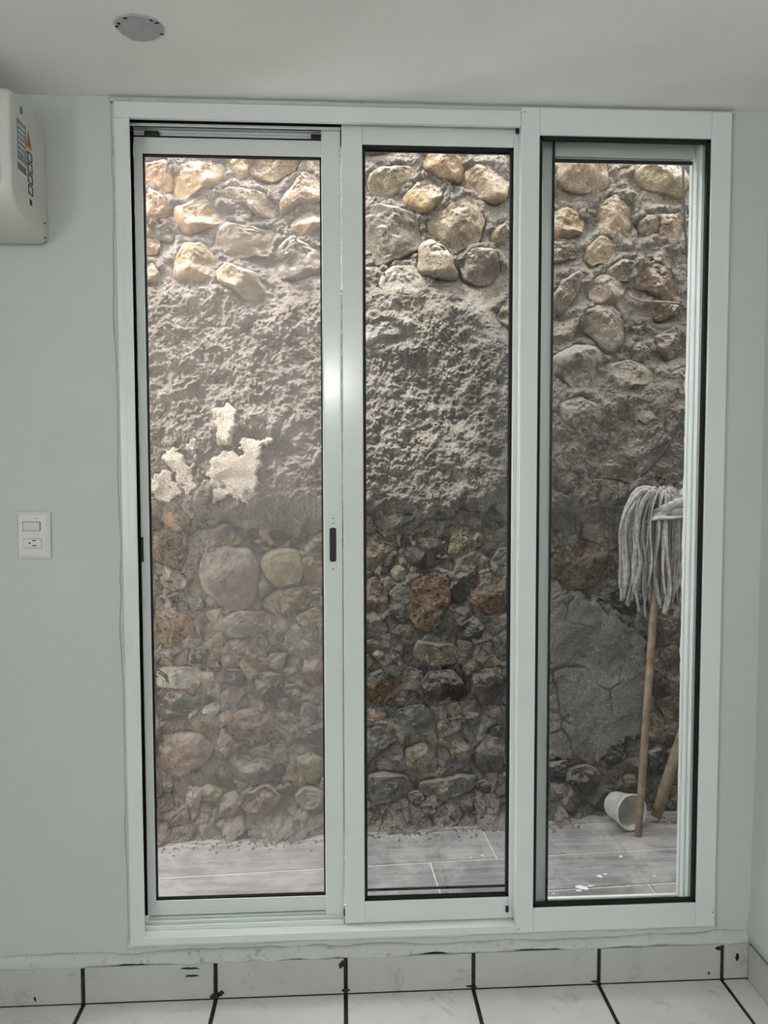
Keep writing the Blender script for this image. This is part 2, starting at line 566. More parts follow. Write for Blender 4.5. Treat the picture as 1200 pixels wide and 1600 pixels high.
box('wall_left', XL - .15, XL, YR, 0, -.12, ZC, 'wall_paint')
tag(bpy.data.objects['wall_left'], 'plain white painted wall beyond the air conditioner', 'wall', 'structure')
def wall_right():
    # plaster wall whose foot swells a little over the skirting
    v, f = [], []
    zs = [-.12, .10, .104, .13, .2, .6, 1.2, 1.8, ZC]
    off = [0, 0, -.012, -.014, -.006, -.002, .004, .003, .0]
    ys = np.linspace(YR, 0.0, 24)
    for z, o in zip(zs, off):
        for y in ys:
            v.append((XR + o + (0.004 * math.sin(y * 5 + z * 3) if .12 < z < 2.2 else 0), y, z))
    m = len(ys)
    for i in range(len(zs) - 1):
        for j in range(m - 1):
            f.append((i * m + j, i * m + j + 1, (i + 1) * m + j + 1, (i + 1) * m + j))
    b = len(v)
    v += [(XR + .15, YR, -.12), (XR + .15, 0, -.12), (XR + .15, YR, ZC), (XR + .15, 0, ZC)]
    f.append((b, b + 2, b + 3, b + 1))
    o = mesh_obj('wall_right', v, f, 'wall_paint', smooth=True)
    tag(o, 'white plastered side wall meeting the door wall at the corner', 'wall', 'structure')
wall_right()
def wall_rear():
    o = box('wall_rear', XL - .15, XR + .15, YR - .15, YR, -.12, ZC, 'wall_paint', None, 0)
    tag(o, 'plain white wall across the room from the door', 'wall', 'structure')
wall_rear()
sw = boxes('fill_light_frame', [(XL, XL + .04, -3.59, -3.53, .74, 1.96), (XL, XL + .04, -2.51, -2.45, .74, 1.96), (XL, XL + .04, -3.59, -2.45, .74, .80), (XL, XL + .04, -3.59, -2.45, 1.90, 1.96)], 'wall_paint', None, 0)
tag(sw, 'white frame added round the unseen fill light on the side wall', 'window', 'structure')  # frame added round the fill light; the wall behind it is solid
ce = box('ceiling', XL - .15, XR + .15, YR - .15, -0.001, ZC, ZC + .14, 'ceiling_paint', None, 0)
tag(ce, 'smooth white painted ceiling with a plastered-over box', 'ceiling', 'structure')

# ------------------------------------------------------------------ tiled floor and skirting
fl = box('floor', XL - .15, XR + .15, YR - .15, 0.0, -.12, -.004, 'black_grout', None, 0)
tag(fl, 'pale square floor tiles with dark grout', 'floor', 'structure')
PT, G = 0.335, 0.0105
def tile_mesh(name, w, d, h, material):
    bm = bmesh.new()
    add_box(bm, -w / 2, w / 2, -d / 2, d / 2, -h, 0, 0.0016)
    bmesh.ops.recalc_face_normals(bm, faces=bm.faces)
    me = bpy.data.meshes.new(name)
    bm.to_mesh(me); bm.free()
    me.materials.append(M[material])
    return me
def place(name, me, loc, parent, rot=(0, 0, 0)):
    o = bpy.data.objects.new(name, me)
    C.objects.link(o)
    o.parent = parent
    o.location = Vector(loc) - ORIGIN[parent]
    o.rotation_euler = rot
    ORIGIN[o] = Vector(loc)
    return o
full = tile_mesh('tile', PT - G, PT - G, .012, 'floor_tile')
YT0 = -0.0062
joints = [-0.67 + PT * k for k in range(-3, 6)]         # joint lines across the room
edges = [XL] + joints + [XR]
for r in range(7):
    yc = YT0 - PT * (r + .5)
    for a, b in zip(edges[:-1], edges[1:]):
        if abs(b - a - PT) < 1e-6:
            place('tile', full, ((a + b) / 2, yc, random.uniform(-.0004, .0004)), fl)
        else:
            key = 'cut_tile_%d' % round((b - a) * 1000)
            me = bpy.data.meshes.get(key) or tile_mesh(key, b - a - G, PT - G, .012, 'floor_tile')
            place('tile', me, ((a + b) / 2, yc, 0), fl)

bb = box('baseboard_back', XL, XR, -.008, -.0005, -.002, .098, 'black_grout', None, 0)
tag(bb, 'row of grey skirting tiles with black joints under the door', 'skirting', 'structure')
def skirt_tile(x0, x1, parent, k):
    bm = bmesh.new()
    t = .0052
    pts = [(x0 + t, -.013, .003), (x1 - t, -.013, .003), (x1 - t, -.013, .097 + .001 * math.sin(k)), (x0 + t, -.013, .097 + .001 * math.cos(k))]
    add_prism(bm, pts, (0, .009, 0), .0012)
    bm_obj('tile', bm, 'skirting_tile', parent)
for k, (a, b) in enumerate(zip(edges[:-1], edges[1:])):
    skirt_tile(a, b, bb, k)
br = box('baseboard_right', XR - .008, XR - .0005, YR, -.014, -.002, .098, 'black_grout', None, 0)
tag(br, 'grey skirting tiles along the side wall', 'skirting', 'structure')
y = -.02
for k in range(7):
    bm = bmesh.new()
    add_box(bm, XR - .014, XR - .004, y - PT + .008, y, .003, .097, .0012)
    bm_obj('tile', bm, 'skirting_tile', br)
    y -= PT
# black grout smears left on the skirting joints
rs = random.Random(5)
def blob(name, c, rx, rz, material, parent, axis='y', th=.0008, seed=0, n=20):
    q = random.Random(seed)
    q0 = q.uniform(0, 6.28)
    pts = []
    for i in range(n):
        a = 2 * math.pi * i / n
        k = .85 + .22 * math.sin(2 * a + q0) + .12 * math.sin(5 * a + 2 * q0) + q.uniform(-.08, .08)
        if axis == 'y':
            pts.append((c[0] + rx * k * math.cos(a), c[1], c[2] + rz * k * math.sin(a)))
        else:
            pts.append((c[0] + rx * k * math.cos(a), c[1] + rz * k * math.sin(a), c[2]))
    return prism(name, pts, (0, -th, 0) if axis == 'y' else (0, 0, th), material, parent)
for i, (x, z, rx, rz) in enumerate([(-.337, .010, .018, .007), (-.322, .016, .008, .010), (-.010, .082, .010, .010), (.000, .012, .010, .006),
                                    (.995, .088, .010, .008), (.968, .02, .004, .004), (1.045, .062, .007, .010), (-.40, .086, .022, .004),
                                    (-.395, .066, .016, .004), (.33, .009, .016, .004), (.66, .009, .014, .004), (-.79, .02, .003, .008)]):
    blob('grout_smear', (x, -.0132, z), rx, rz, 'black_grout', bb, seed=i)

# ------------------------------------------------------------------ sliding door: fixed frame with its tracks
AL, TR, GK = 'white_aluminium', 'white_aluminium_track', 'black_gasket'
df = empty('door_1', ((OX0 + OX1) / 2, .04, OZ0), 'white aluminium sliding door frame with tracks set in the wall', 'door frame', 'structure')
boxes('jamb', [(-.549, -.531, -.012, .095, OZ0, 2.2135), (-.533, -.513, -.0115, -.003, .168, 2.214)], AL, df)
box('jamb_gap', -.532, -.5212, .054, .058, .19, 2.21, 'dark_void', df, 0)
boxes('jamb', [(.925, .957, .028, .095, .16, 2.245), (.919, .926, .045, .060, .16, 2.245), (.921, .926, .078, .092, .16, 2.245)], AL, df)
box('head', -.549, .4445, -.012, .001, 2.214, 2.252, AL, df)
box('head', -.549, .957, .090, .098, 2.200, 2.252, GK, df, 0)  # black lining: dark seals, plus the recess's shade put into the colour
box('head_roof', -.548, .957, .0015, .095, 2.244, 2.254, GK, df, 0)
box('head_end', -.548, -.524, .002, .095, 2.2140, 2.243, GK, df, 0)
# rails hanging in the head above the netting leaf
box('track_rail', -.530, -.003, .028, .034, 2.2135, 2.2195, AL, df, .0008)
box('track_rail', -.522, -.003, .058, .062, 2.2195, 2.2225, AL, df, .0006)
box('track_rail', -.522, -.003, .0605, .0645, 2.2105, 2.2155, AL, df, .0006)
box('track_rail', -.522, -.003, .0655, .0675, 2.203, 2.222, TR, df, 0)
box('track_rail', -.522, -.003, .036, .038, 2.224, 2.246, GK, df, 0)  # black band, no rail; the recess's shade is in its colour
for x in (-.475, -.060):
    box('track_clip', x - .018, x + .018, .050, .064, 2.199, 2.211, 'black_plastic', df, .002)
box('head_brush', -.52, -.05, .058, .066, 2.1975, 2.2015, GK, df, 0)
# sill with its stepped tracks
box('sill', -.549, .4445, -.014, .030, OZ0, .170, AL, df)
box('sill', -.522, .957, .028, .098, OZ0, .166, AL, df, .001)
for y in (.036, .056, .080):
    box('track_rail', -.521, .92, y, y + .004, .164, .184, AL, df, .0008)
box('sill_front_lip', -.521, -.004, .018, .022, .168, .182, AL, df, .0008)
tag(bpy.data.objects['door_1'], None)

def leaf(name, label, x0, x1, y0, y1, z0, z1, sw_l, sw_r, top, bot, pane_mat, pane_name, gasket, mitre=False, recess=.5):
    e = empty(name, ((x0 + x1) / 2, (y0 + y1) / 2, z0), label, 'door' if name.startswith('door') else 'window', 'structure')
    if mitre:
        # mitred corners
        for nm, pts in (('stile', [(x0, y0, z0), (x0, y0, z1), (x0 + sw_l, y0, z1 - top), (x0 + sw_l, y0, z0 + bot)]),
                        ('rail', [(x0, y0, z1), (x1, y0, z1), (x1, y0, z1 - top), (x0 + sw_l, y0, z1 - top)]),
                        ('rail', [(x0, y0, z0), (x0 + sw_l, y0, z0 + bot), (x1, y0, z0 + bot), (x1, y0, z0)])):
            prism(nm, pts, (0, y1 - y0, 0), AL, e, .001)
    else:
        box('stile', x0, x0 + sw_l, y0, y1, z0, z1, AL, e, .002)
        box('stile', x1 - sw_r, x1, y0, y1, z0, z1, AL, e, .002)
        box('rail', x0 + sw_l, x1 - sw_r, y0 + .0008, y1 - .0008, z1 - top, z1, AL, e, .0015)
        box('rail', x0 + sw_l, x1 - sw_r, y0 + .0008, y1 - .0008, z0, z0 + bot, AL, e, .0015)
    gx0, gx1, gz0, gz1 = x0 + sw_l, x1 - sw_r, z0 + bot, z1 - top
    yp = y0 + (y1 - y0) * recess
    g = gasket
    if g:
        boxes('gasket', [(gx0 - .001, gx0 + g, yp - .010, yp + .002, gz0, gz1), (gx1 - g, gx1 + .001, yp - .010, yp + .002, gz0, gz1),
                         (gx0, gx1, yp - .010, yp + .002, gz1 - g, gz1 + .001), (gx0, gx1, yp - .010, yp + .002, gz0 - .001, gz0 + g)], GK, e, 0)
    me = mesh_obj(pane_name, [(gx0, yp, gz0), (gx1, yp, gz0), (gx1, yp, gz1), (gx0, yp, gz1)], [(0, 1, 2, 3)], pane_mat, e)
    return e

# netting leaf (behind), sliding glass leaf (middle), fixed glass leaf (nearest the room)
net = leaf('door_2', 'sliding insect screen leaf with fine pale netting and black pull slot', -.521, -.003, .058, .080, .186, 2.198, .021, .050, .040, .040,
           'insect_netting', 'netting', .0035, mitre=True, recess=.6)
box('stile', -.052, -.003, .040, .080, .180, 2.226, AL, net, .004)
lk = box('lock_plate', -.036, -.0195, .0375, .0405, 1.098, 1.248, AL, net, .0012)
def pill(name, xc, hw, z0, z1, y0, y1, material, parent):
    bm = bmesh.new()
    pts = []
    for i in range(9):
        a = math.pi * i / 8
        pts.append((xc + hw * math.cos(a), y0, z1 - hw * .5 + hw * .5 * math.sin(a)))
    for i in range(9):
        a = math.pi + math.pi * i / 8
        pts.append((xc + hw * math.cos(a), y0, z0 + hw * .5 + hw * .5 * math.sin(a)))
    add_prism(bm, pts, (0, y1 - y0, 0))
    return bm_obj(name, bm, material, parent)
pill('pull_slot', -.0277, .0102, 1.124, 1.217, .0368, .0392, AL, net)
pill('pull_slot_opening', -.0277, .0086, 1.126, 1.215, .0362, .0386, 'black_plastic', net)
for z in (1.239, 1.226, 1.107):
    bm = bmesh.new()
    bmesh.ops.create_uvsphere(bm, u_segments=10, v_segments=6, radius=.0019, matrix=Matrix.Translation((-.0277, .0374, z)))
    bm_obj('screw', bm, 'sticker_dark', net)
box('finger_catch', -.5235, -.515, .0545, .0585, 1.128, 1.192, 'black_plastic', net, .001)
box('stop_block', -.057, -.051, .046, .056, 1.217, 1.225, 'black_plastic', net, .001)
box('stop_block', -.0045, .0015, .034, .040, .182, .200, 'black_plastic', net, .001)

mid = leaf('door_3', 'sliding clear glass leaf between the netting and the fixed pane', -.001, .508, .016, .038, .172, 2.226, .052, .075, .052, .058,
           'clear_glass', 'glass', .0075, recess=.6)
boxes('gasket', [(.052, .433, .0335, .0365, .248, .254), (.052, .433, .0335, .0365, 2.163, 2.168)], GK, mid, 0)
box('track_block', .436, .444, .008, .016, 2.206, 2.222, 'black_plastic', mid, .002)
box('track_block', .424, .432, .008, .016, .192, .208, 'black_plastic', mid, .002)

fix = leaf('window_1', 'fixed clear glass pane in a wide white frame beside the corner', .4445, .979, -.018, .012, .152, 2.258, .046, .051, .066, .064,
           'clear_glass', 'glass', .0085, recess=.55)
box('interlock_stile', .505, .545, .052, .078, .168, 2.244, AL, fix, .002)
box('interlock_stile', .490, .512, .040, .056, .168, 2.244, AL, fix, .002)
box('gasket', .541, .5465, .046, .0525, .168, 2.244, GK, fix, 0)
box('track_rail', .545, .915, .052, .060, 2.170, 2.215, AL, fix, .001)
box('track_rail', .545, .915, .066, .072, 2.160, 2.19, AL, fix, .001)
box('gasket', .545, .915, .060, .064, 2.158, 2.166, GK, fix, 0)
box('gasket', .545, .915, .046, .058, .186, .192, GK, fix, 0)
for x, z in ((.452, 2.246), (.452, .163), (.972, .19)):
    bm = bmesh.new()
    bmesh.ops.create_uvsphere(bm, u_segments=10, v_segments=6, radius=.0016, matrix=Matrix.Translation((x, -.0183, z)))
    bm_obj('screw', bm, 'sticker_dark', fix)

# ------------------------------------------------------------------ things on the room side
def air_conditioner():
    x0, x1 = -1.53, -.715
    e = empty('air_conditioner', ((x0 + x1) / 2, -.1, 1.905), 'white wall mounted air conditioner hung beside the door', 'air conditioner')
    # side profile (y, z): back top, front top, front, rounded belly, back bottom
    prof = [(-.002, 2.188), (-.10, 2.194), (-.165, 2.196), (-.188, 2.192), (-.200, 2.180), (-.205, 2.160), (-.207, 2.06), (-.206, 1.985),
            (-.202, 1.966), (-.190, 1.950), (-.160, 1.930), (-.10, 1.915), (-.035, 1.908), (-.016, 1.909), (-.006, 1.916), (-.002, 1.930)]
    v, f = [], []
    # ends are slightly domed: inset rings at both ends
    rings = [(x0, .93), (x0 + .006, .985), (x0 + .016, 1.0), (x1 - .016, 1.0), (x1 - .006, .985), (x1, .955)]
    cy, cz = -.09, 2.05
    for x, s in rings:
        for y, z in prof:
            yy = cy + (y - cy) * s if y < -.01 else y
            v.append((x, yy, cz + (z - cz) * s))
    m = len(prof)
    for i in range(len(rings) - 1):
        for k in range(m):
            k2 = (k + 1) % m
            f.append((i * m + k, (i + 1) * m + k, (i + 1) * m + k2, i * m + k2))
    f += [tuple(range(m))[::-1][::-1], tuple(range((len(rings) - 1) * m, len(rings) * m))[::-1]]
    bm = bmesh.new()
    vs = [bm.verts.new(p) for p in v]
    for q in f:
        bm.faces.new([vs[i] for i in q])
    body = bm_obj('body', bm, 'ac_plastic', e)
    for p in body.data.polygons:
        p.use_smooth = len(p.vertices) < 6
    prism('front_panel', [(x0 + .012, -.2065, 1.985), (x1 - .022, -.2065, 1.985), (x1 - .022, -.2065, 2.165), (x0 + .012, -.2065, 2.165)], (0, -.004, 0), 'ac_plastic', e, .0018)
    def belly(t):    # along the sloping underside from front (t=0) to back (t=1)
        return (-.196 + t * .13, 1.957 - .04 * t)
    ya, za = belly(.12); yb, zb = belly(.62)
    prism('air_outlet', [(x0 + .05, ya, za - .004), (x1 - .036, ya, za - .004), (x1 - .036, yb, zb - .006), (x0 + .05, yb, zb - .006)], (0, .006, .012), 'black_plastic', e)
    yc, zc = belly(.10); yd, zd = belly(.46)
    prism('louver', [(x0 + .056, yc, zc - .010), (x1 - .044, yc, zc - .010), (x1 - .044, yd, zd - .010), (x0 + .056, yd, zd - .010)], (0, .0, .003), 'ac_plastic', e)
    X = x1 + .0004
    def sticker(name, y0, y1, z0, z1, material, parent):
        return prism(name, [(X, y0, z0), (X, y1, z0), (X, y1, z1), (X, y0, z1)], (.0006, 0, 0), material, parent)
    ps = sticker('rating_label', -.168, -.120, 2.052, 2.140, 'sticker_grey', e)
    for k in range(6):
        prism('print_line', [(X + .0006, -.164, 2.126 - .011 * k), (X + .0006, -.126 - .004 * (k % 3), 2.126 - .011 * k),
                             (X + .0006, -.126 - .004 * (k % 3), 2.129 - .011 * k), (X + .0006, -.164, 2.129 - .011 * k)], (.0003, 0, 0), 'white_paper', ps)
    bc = sticker('barcode_label', -.174, -.122, 2.022, 2.047, 'white_paper', e)
    for k in range(11):
        yy = -.171 + .0043 * k
        prism('bar', [(X + .0006, yy, 2.028), (X + .0006, yy + .0026, 2.028), (X + .0006, yy + .0026, 2.045), (X + .0006, yy, 2.045)], (.0003, 0, 0), 'sticker_dark', bc)
    wt = prism('warning_triangle', [(X, -.122, 2.098), (X, -.088, 2.100), (X, -.106, 2.138)], (.0006, 0, 0), 'sticker_orange', e)
    prism('flash_mark', [(X + .0006, -.110, 2.104), (X + .0006, -.103, 2.104), (X + .0006, -.105, 2.124)], (.0003, 0, 0), 'sticker_dark', wt)
    z = 2.090
    for k in range(4):
        for (a, b, c, d) in ((-.115, -.088, z, z - .003), (-.115, -.088, z - .018, z - .021), (-.115, -.111, z, z - .021), (-.092, -.088, z, z - .021)):
            prism('symbol_line', [(X, a, d), (X, b, d), (X, b, c), (X, a, c)], (.0006, 0, 0), 'sticker_dark', e)
        z -= .0245
    for k in range(3):
        prism('print_mark', [(X, -.108 + .005 * k, 1.972), (X, -.105 + .005 * k, 1.972), (X, -.105 + .005 * k, 1.985), (X, -.108 + .005 * k, 1.985)], (.0006, 0, 0), 'sticker_dark', e)
    pts = [(X, -.143 + .007 * math.cos(a), 2.166 + .0085 * math.sin(a)) for a in np.linspace(0, 2 * math.pi, 18)[:-1]]
    prism('green_dot', pts, (.0006, 0, 0), 'sticker_green', e)
    for y, zz in ((-.028, 1.955), (-.024, 1.922)):
        prism('vent_slit', [(X - .0002, y, zz), (X - .0002, y + .012, zz + .001), (X - .0002, y + .012, zz + .004), (X - .0002, y, zz + .003)], (.0006, 0, 0), 'sticker_dark', e)
air_conditioner()

def wall_plate():
    x0, x1, z0, z1 = -.806, -.725, 1.144, 1.262
    e = empty('wall_plate', ((x0 + x1) / 2, 0, z0), 'white wall plate with a rocker switch above a power socket', 'light switch')
    d = .010
    bm = bmesh.new()
    a = [(x0, -.001, z0), (x1, -.001, z0), (x1, -.001, z1), (x0, -.001, z1)]
    i = .009
    b = [(x0 + i * .6, -d, z0 + i), (x1 - i * 1.3, -d, z0 + i), (x1 - i * 1.3, -d, z1 - i), (x0 + i * .6, -d, z1 - i)]
    mid_ = [(x0, -.005, z0), (x1, -.005, z0), (x1, -.005, z1), (x0, -.005, z1)]
    A = [bm.verts.new(p) for p in a]; Mi = [bm.verts.new(p) for p in mid_]; B = [bm.verts.new(p) for p in b]
    bm.faces.new(A[::-1]); bm.faces.new(B)
    for k in range(4):
        k2 = (k + 1) % 4
        bm.faces.new((A[k], A[k2], Mi[k2], Mi[k])); bm.faces.new((Mi[k], Mi[k2], B[k2], B[k]))
    bmesh.ops.bevel(bm, geom=list(bm.edges), offset=.0014, segments=2, affect='EDGES', profile=.5)
    bm_obj('plate', bm, 'switch_plastic', e)
    xa, xb = x0 + .017, x0 + .058
    box('rocker_gap', xa - .001, xb + .001, -d - .0006, -d + .002, 1.2145, 1.2375, 'sticker_dark', e, 0)
    bm = bmesh.new()
    pts = [(xa, -d + .001, 1.2155), (xb, -d + .001, 1.2155), (xb, -d - .006, 1.2155), (xb - .003, -d - .0065, 1.2155), (xa, -d - .001, 1.2155)]
    add_prism(bm, pts, (0, 0, .021), .0005)
    bm_obj('rocker', bm, 'switch_plastic', e)
    oa = box('outlet', xa + .001, xb + .002, -d - .002, -d + .001, 1.173, 1.195, 'switch_plastic', e, .0008)
    box('outlet_shadow_gap', xa, xb + .003, -d - .0005, -d + .001, 1.172, 1.196, 'sticker_grey', e, 0)
    for z in (1.1905, 1.1785):
        box('slot', x0 + .039, x0 + .0475, -d - .0024, -d - .0015, z - .0012, z + .0012, 'dark_void', oa, 0)
    blob('earth_hole', (x0 + .0325, -d - .0019, 1.1845), .0023, .0026, 'dark_void', oa, th=.0006, seed=3)
    blob('indicator', (x0 + .049, -d - .0002, 1.2455), .0022, .0018, 'sticker_grey', e, th=.0006, seed=8)
wall_plate()

def ceiling_box():
    pts = [(-.459, -.318), (-.444, -.335), (-.416, -.346), (-.388, -.340), (-.372, -.330), (-.362, -.302), (-.368, -.283), (-.392, -.258), (-.414, -.250), (-.438, -.254), (-.453, -.276), (-.460, -.298)]
    e = empty('ceiling_box', (-.41, -.298, ZC - .004), 'eight-sided junction box hole filled with grey plaster in the ceiling', 'junction box')
    prism('filling', [(x, y, ZC - .0035) for x, y in pts], (0, 0, .0032), 'grey_plaster_patch', e, .0008)
    for i, (x, y) in enumerate(((-.449, -.316), (-.431, -.336), (-.381, -.331), (-.372, -.322), (-.371, -.282), (-.456, -.306))):
        blob('gap', (x, y, ZC - .0046), .0042, .0026, 'dark_void', e, axis='z', th=.0008, seed=i)
    blob('plaster_dab', (-.411, -.296, ZC - .0055), .007, .006, 'grey_plaster_patch', e, axis='z', th=.002, seed=31)
ceiling_box()

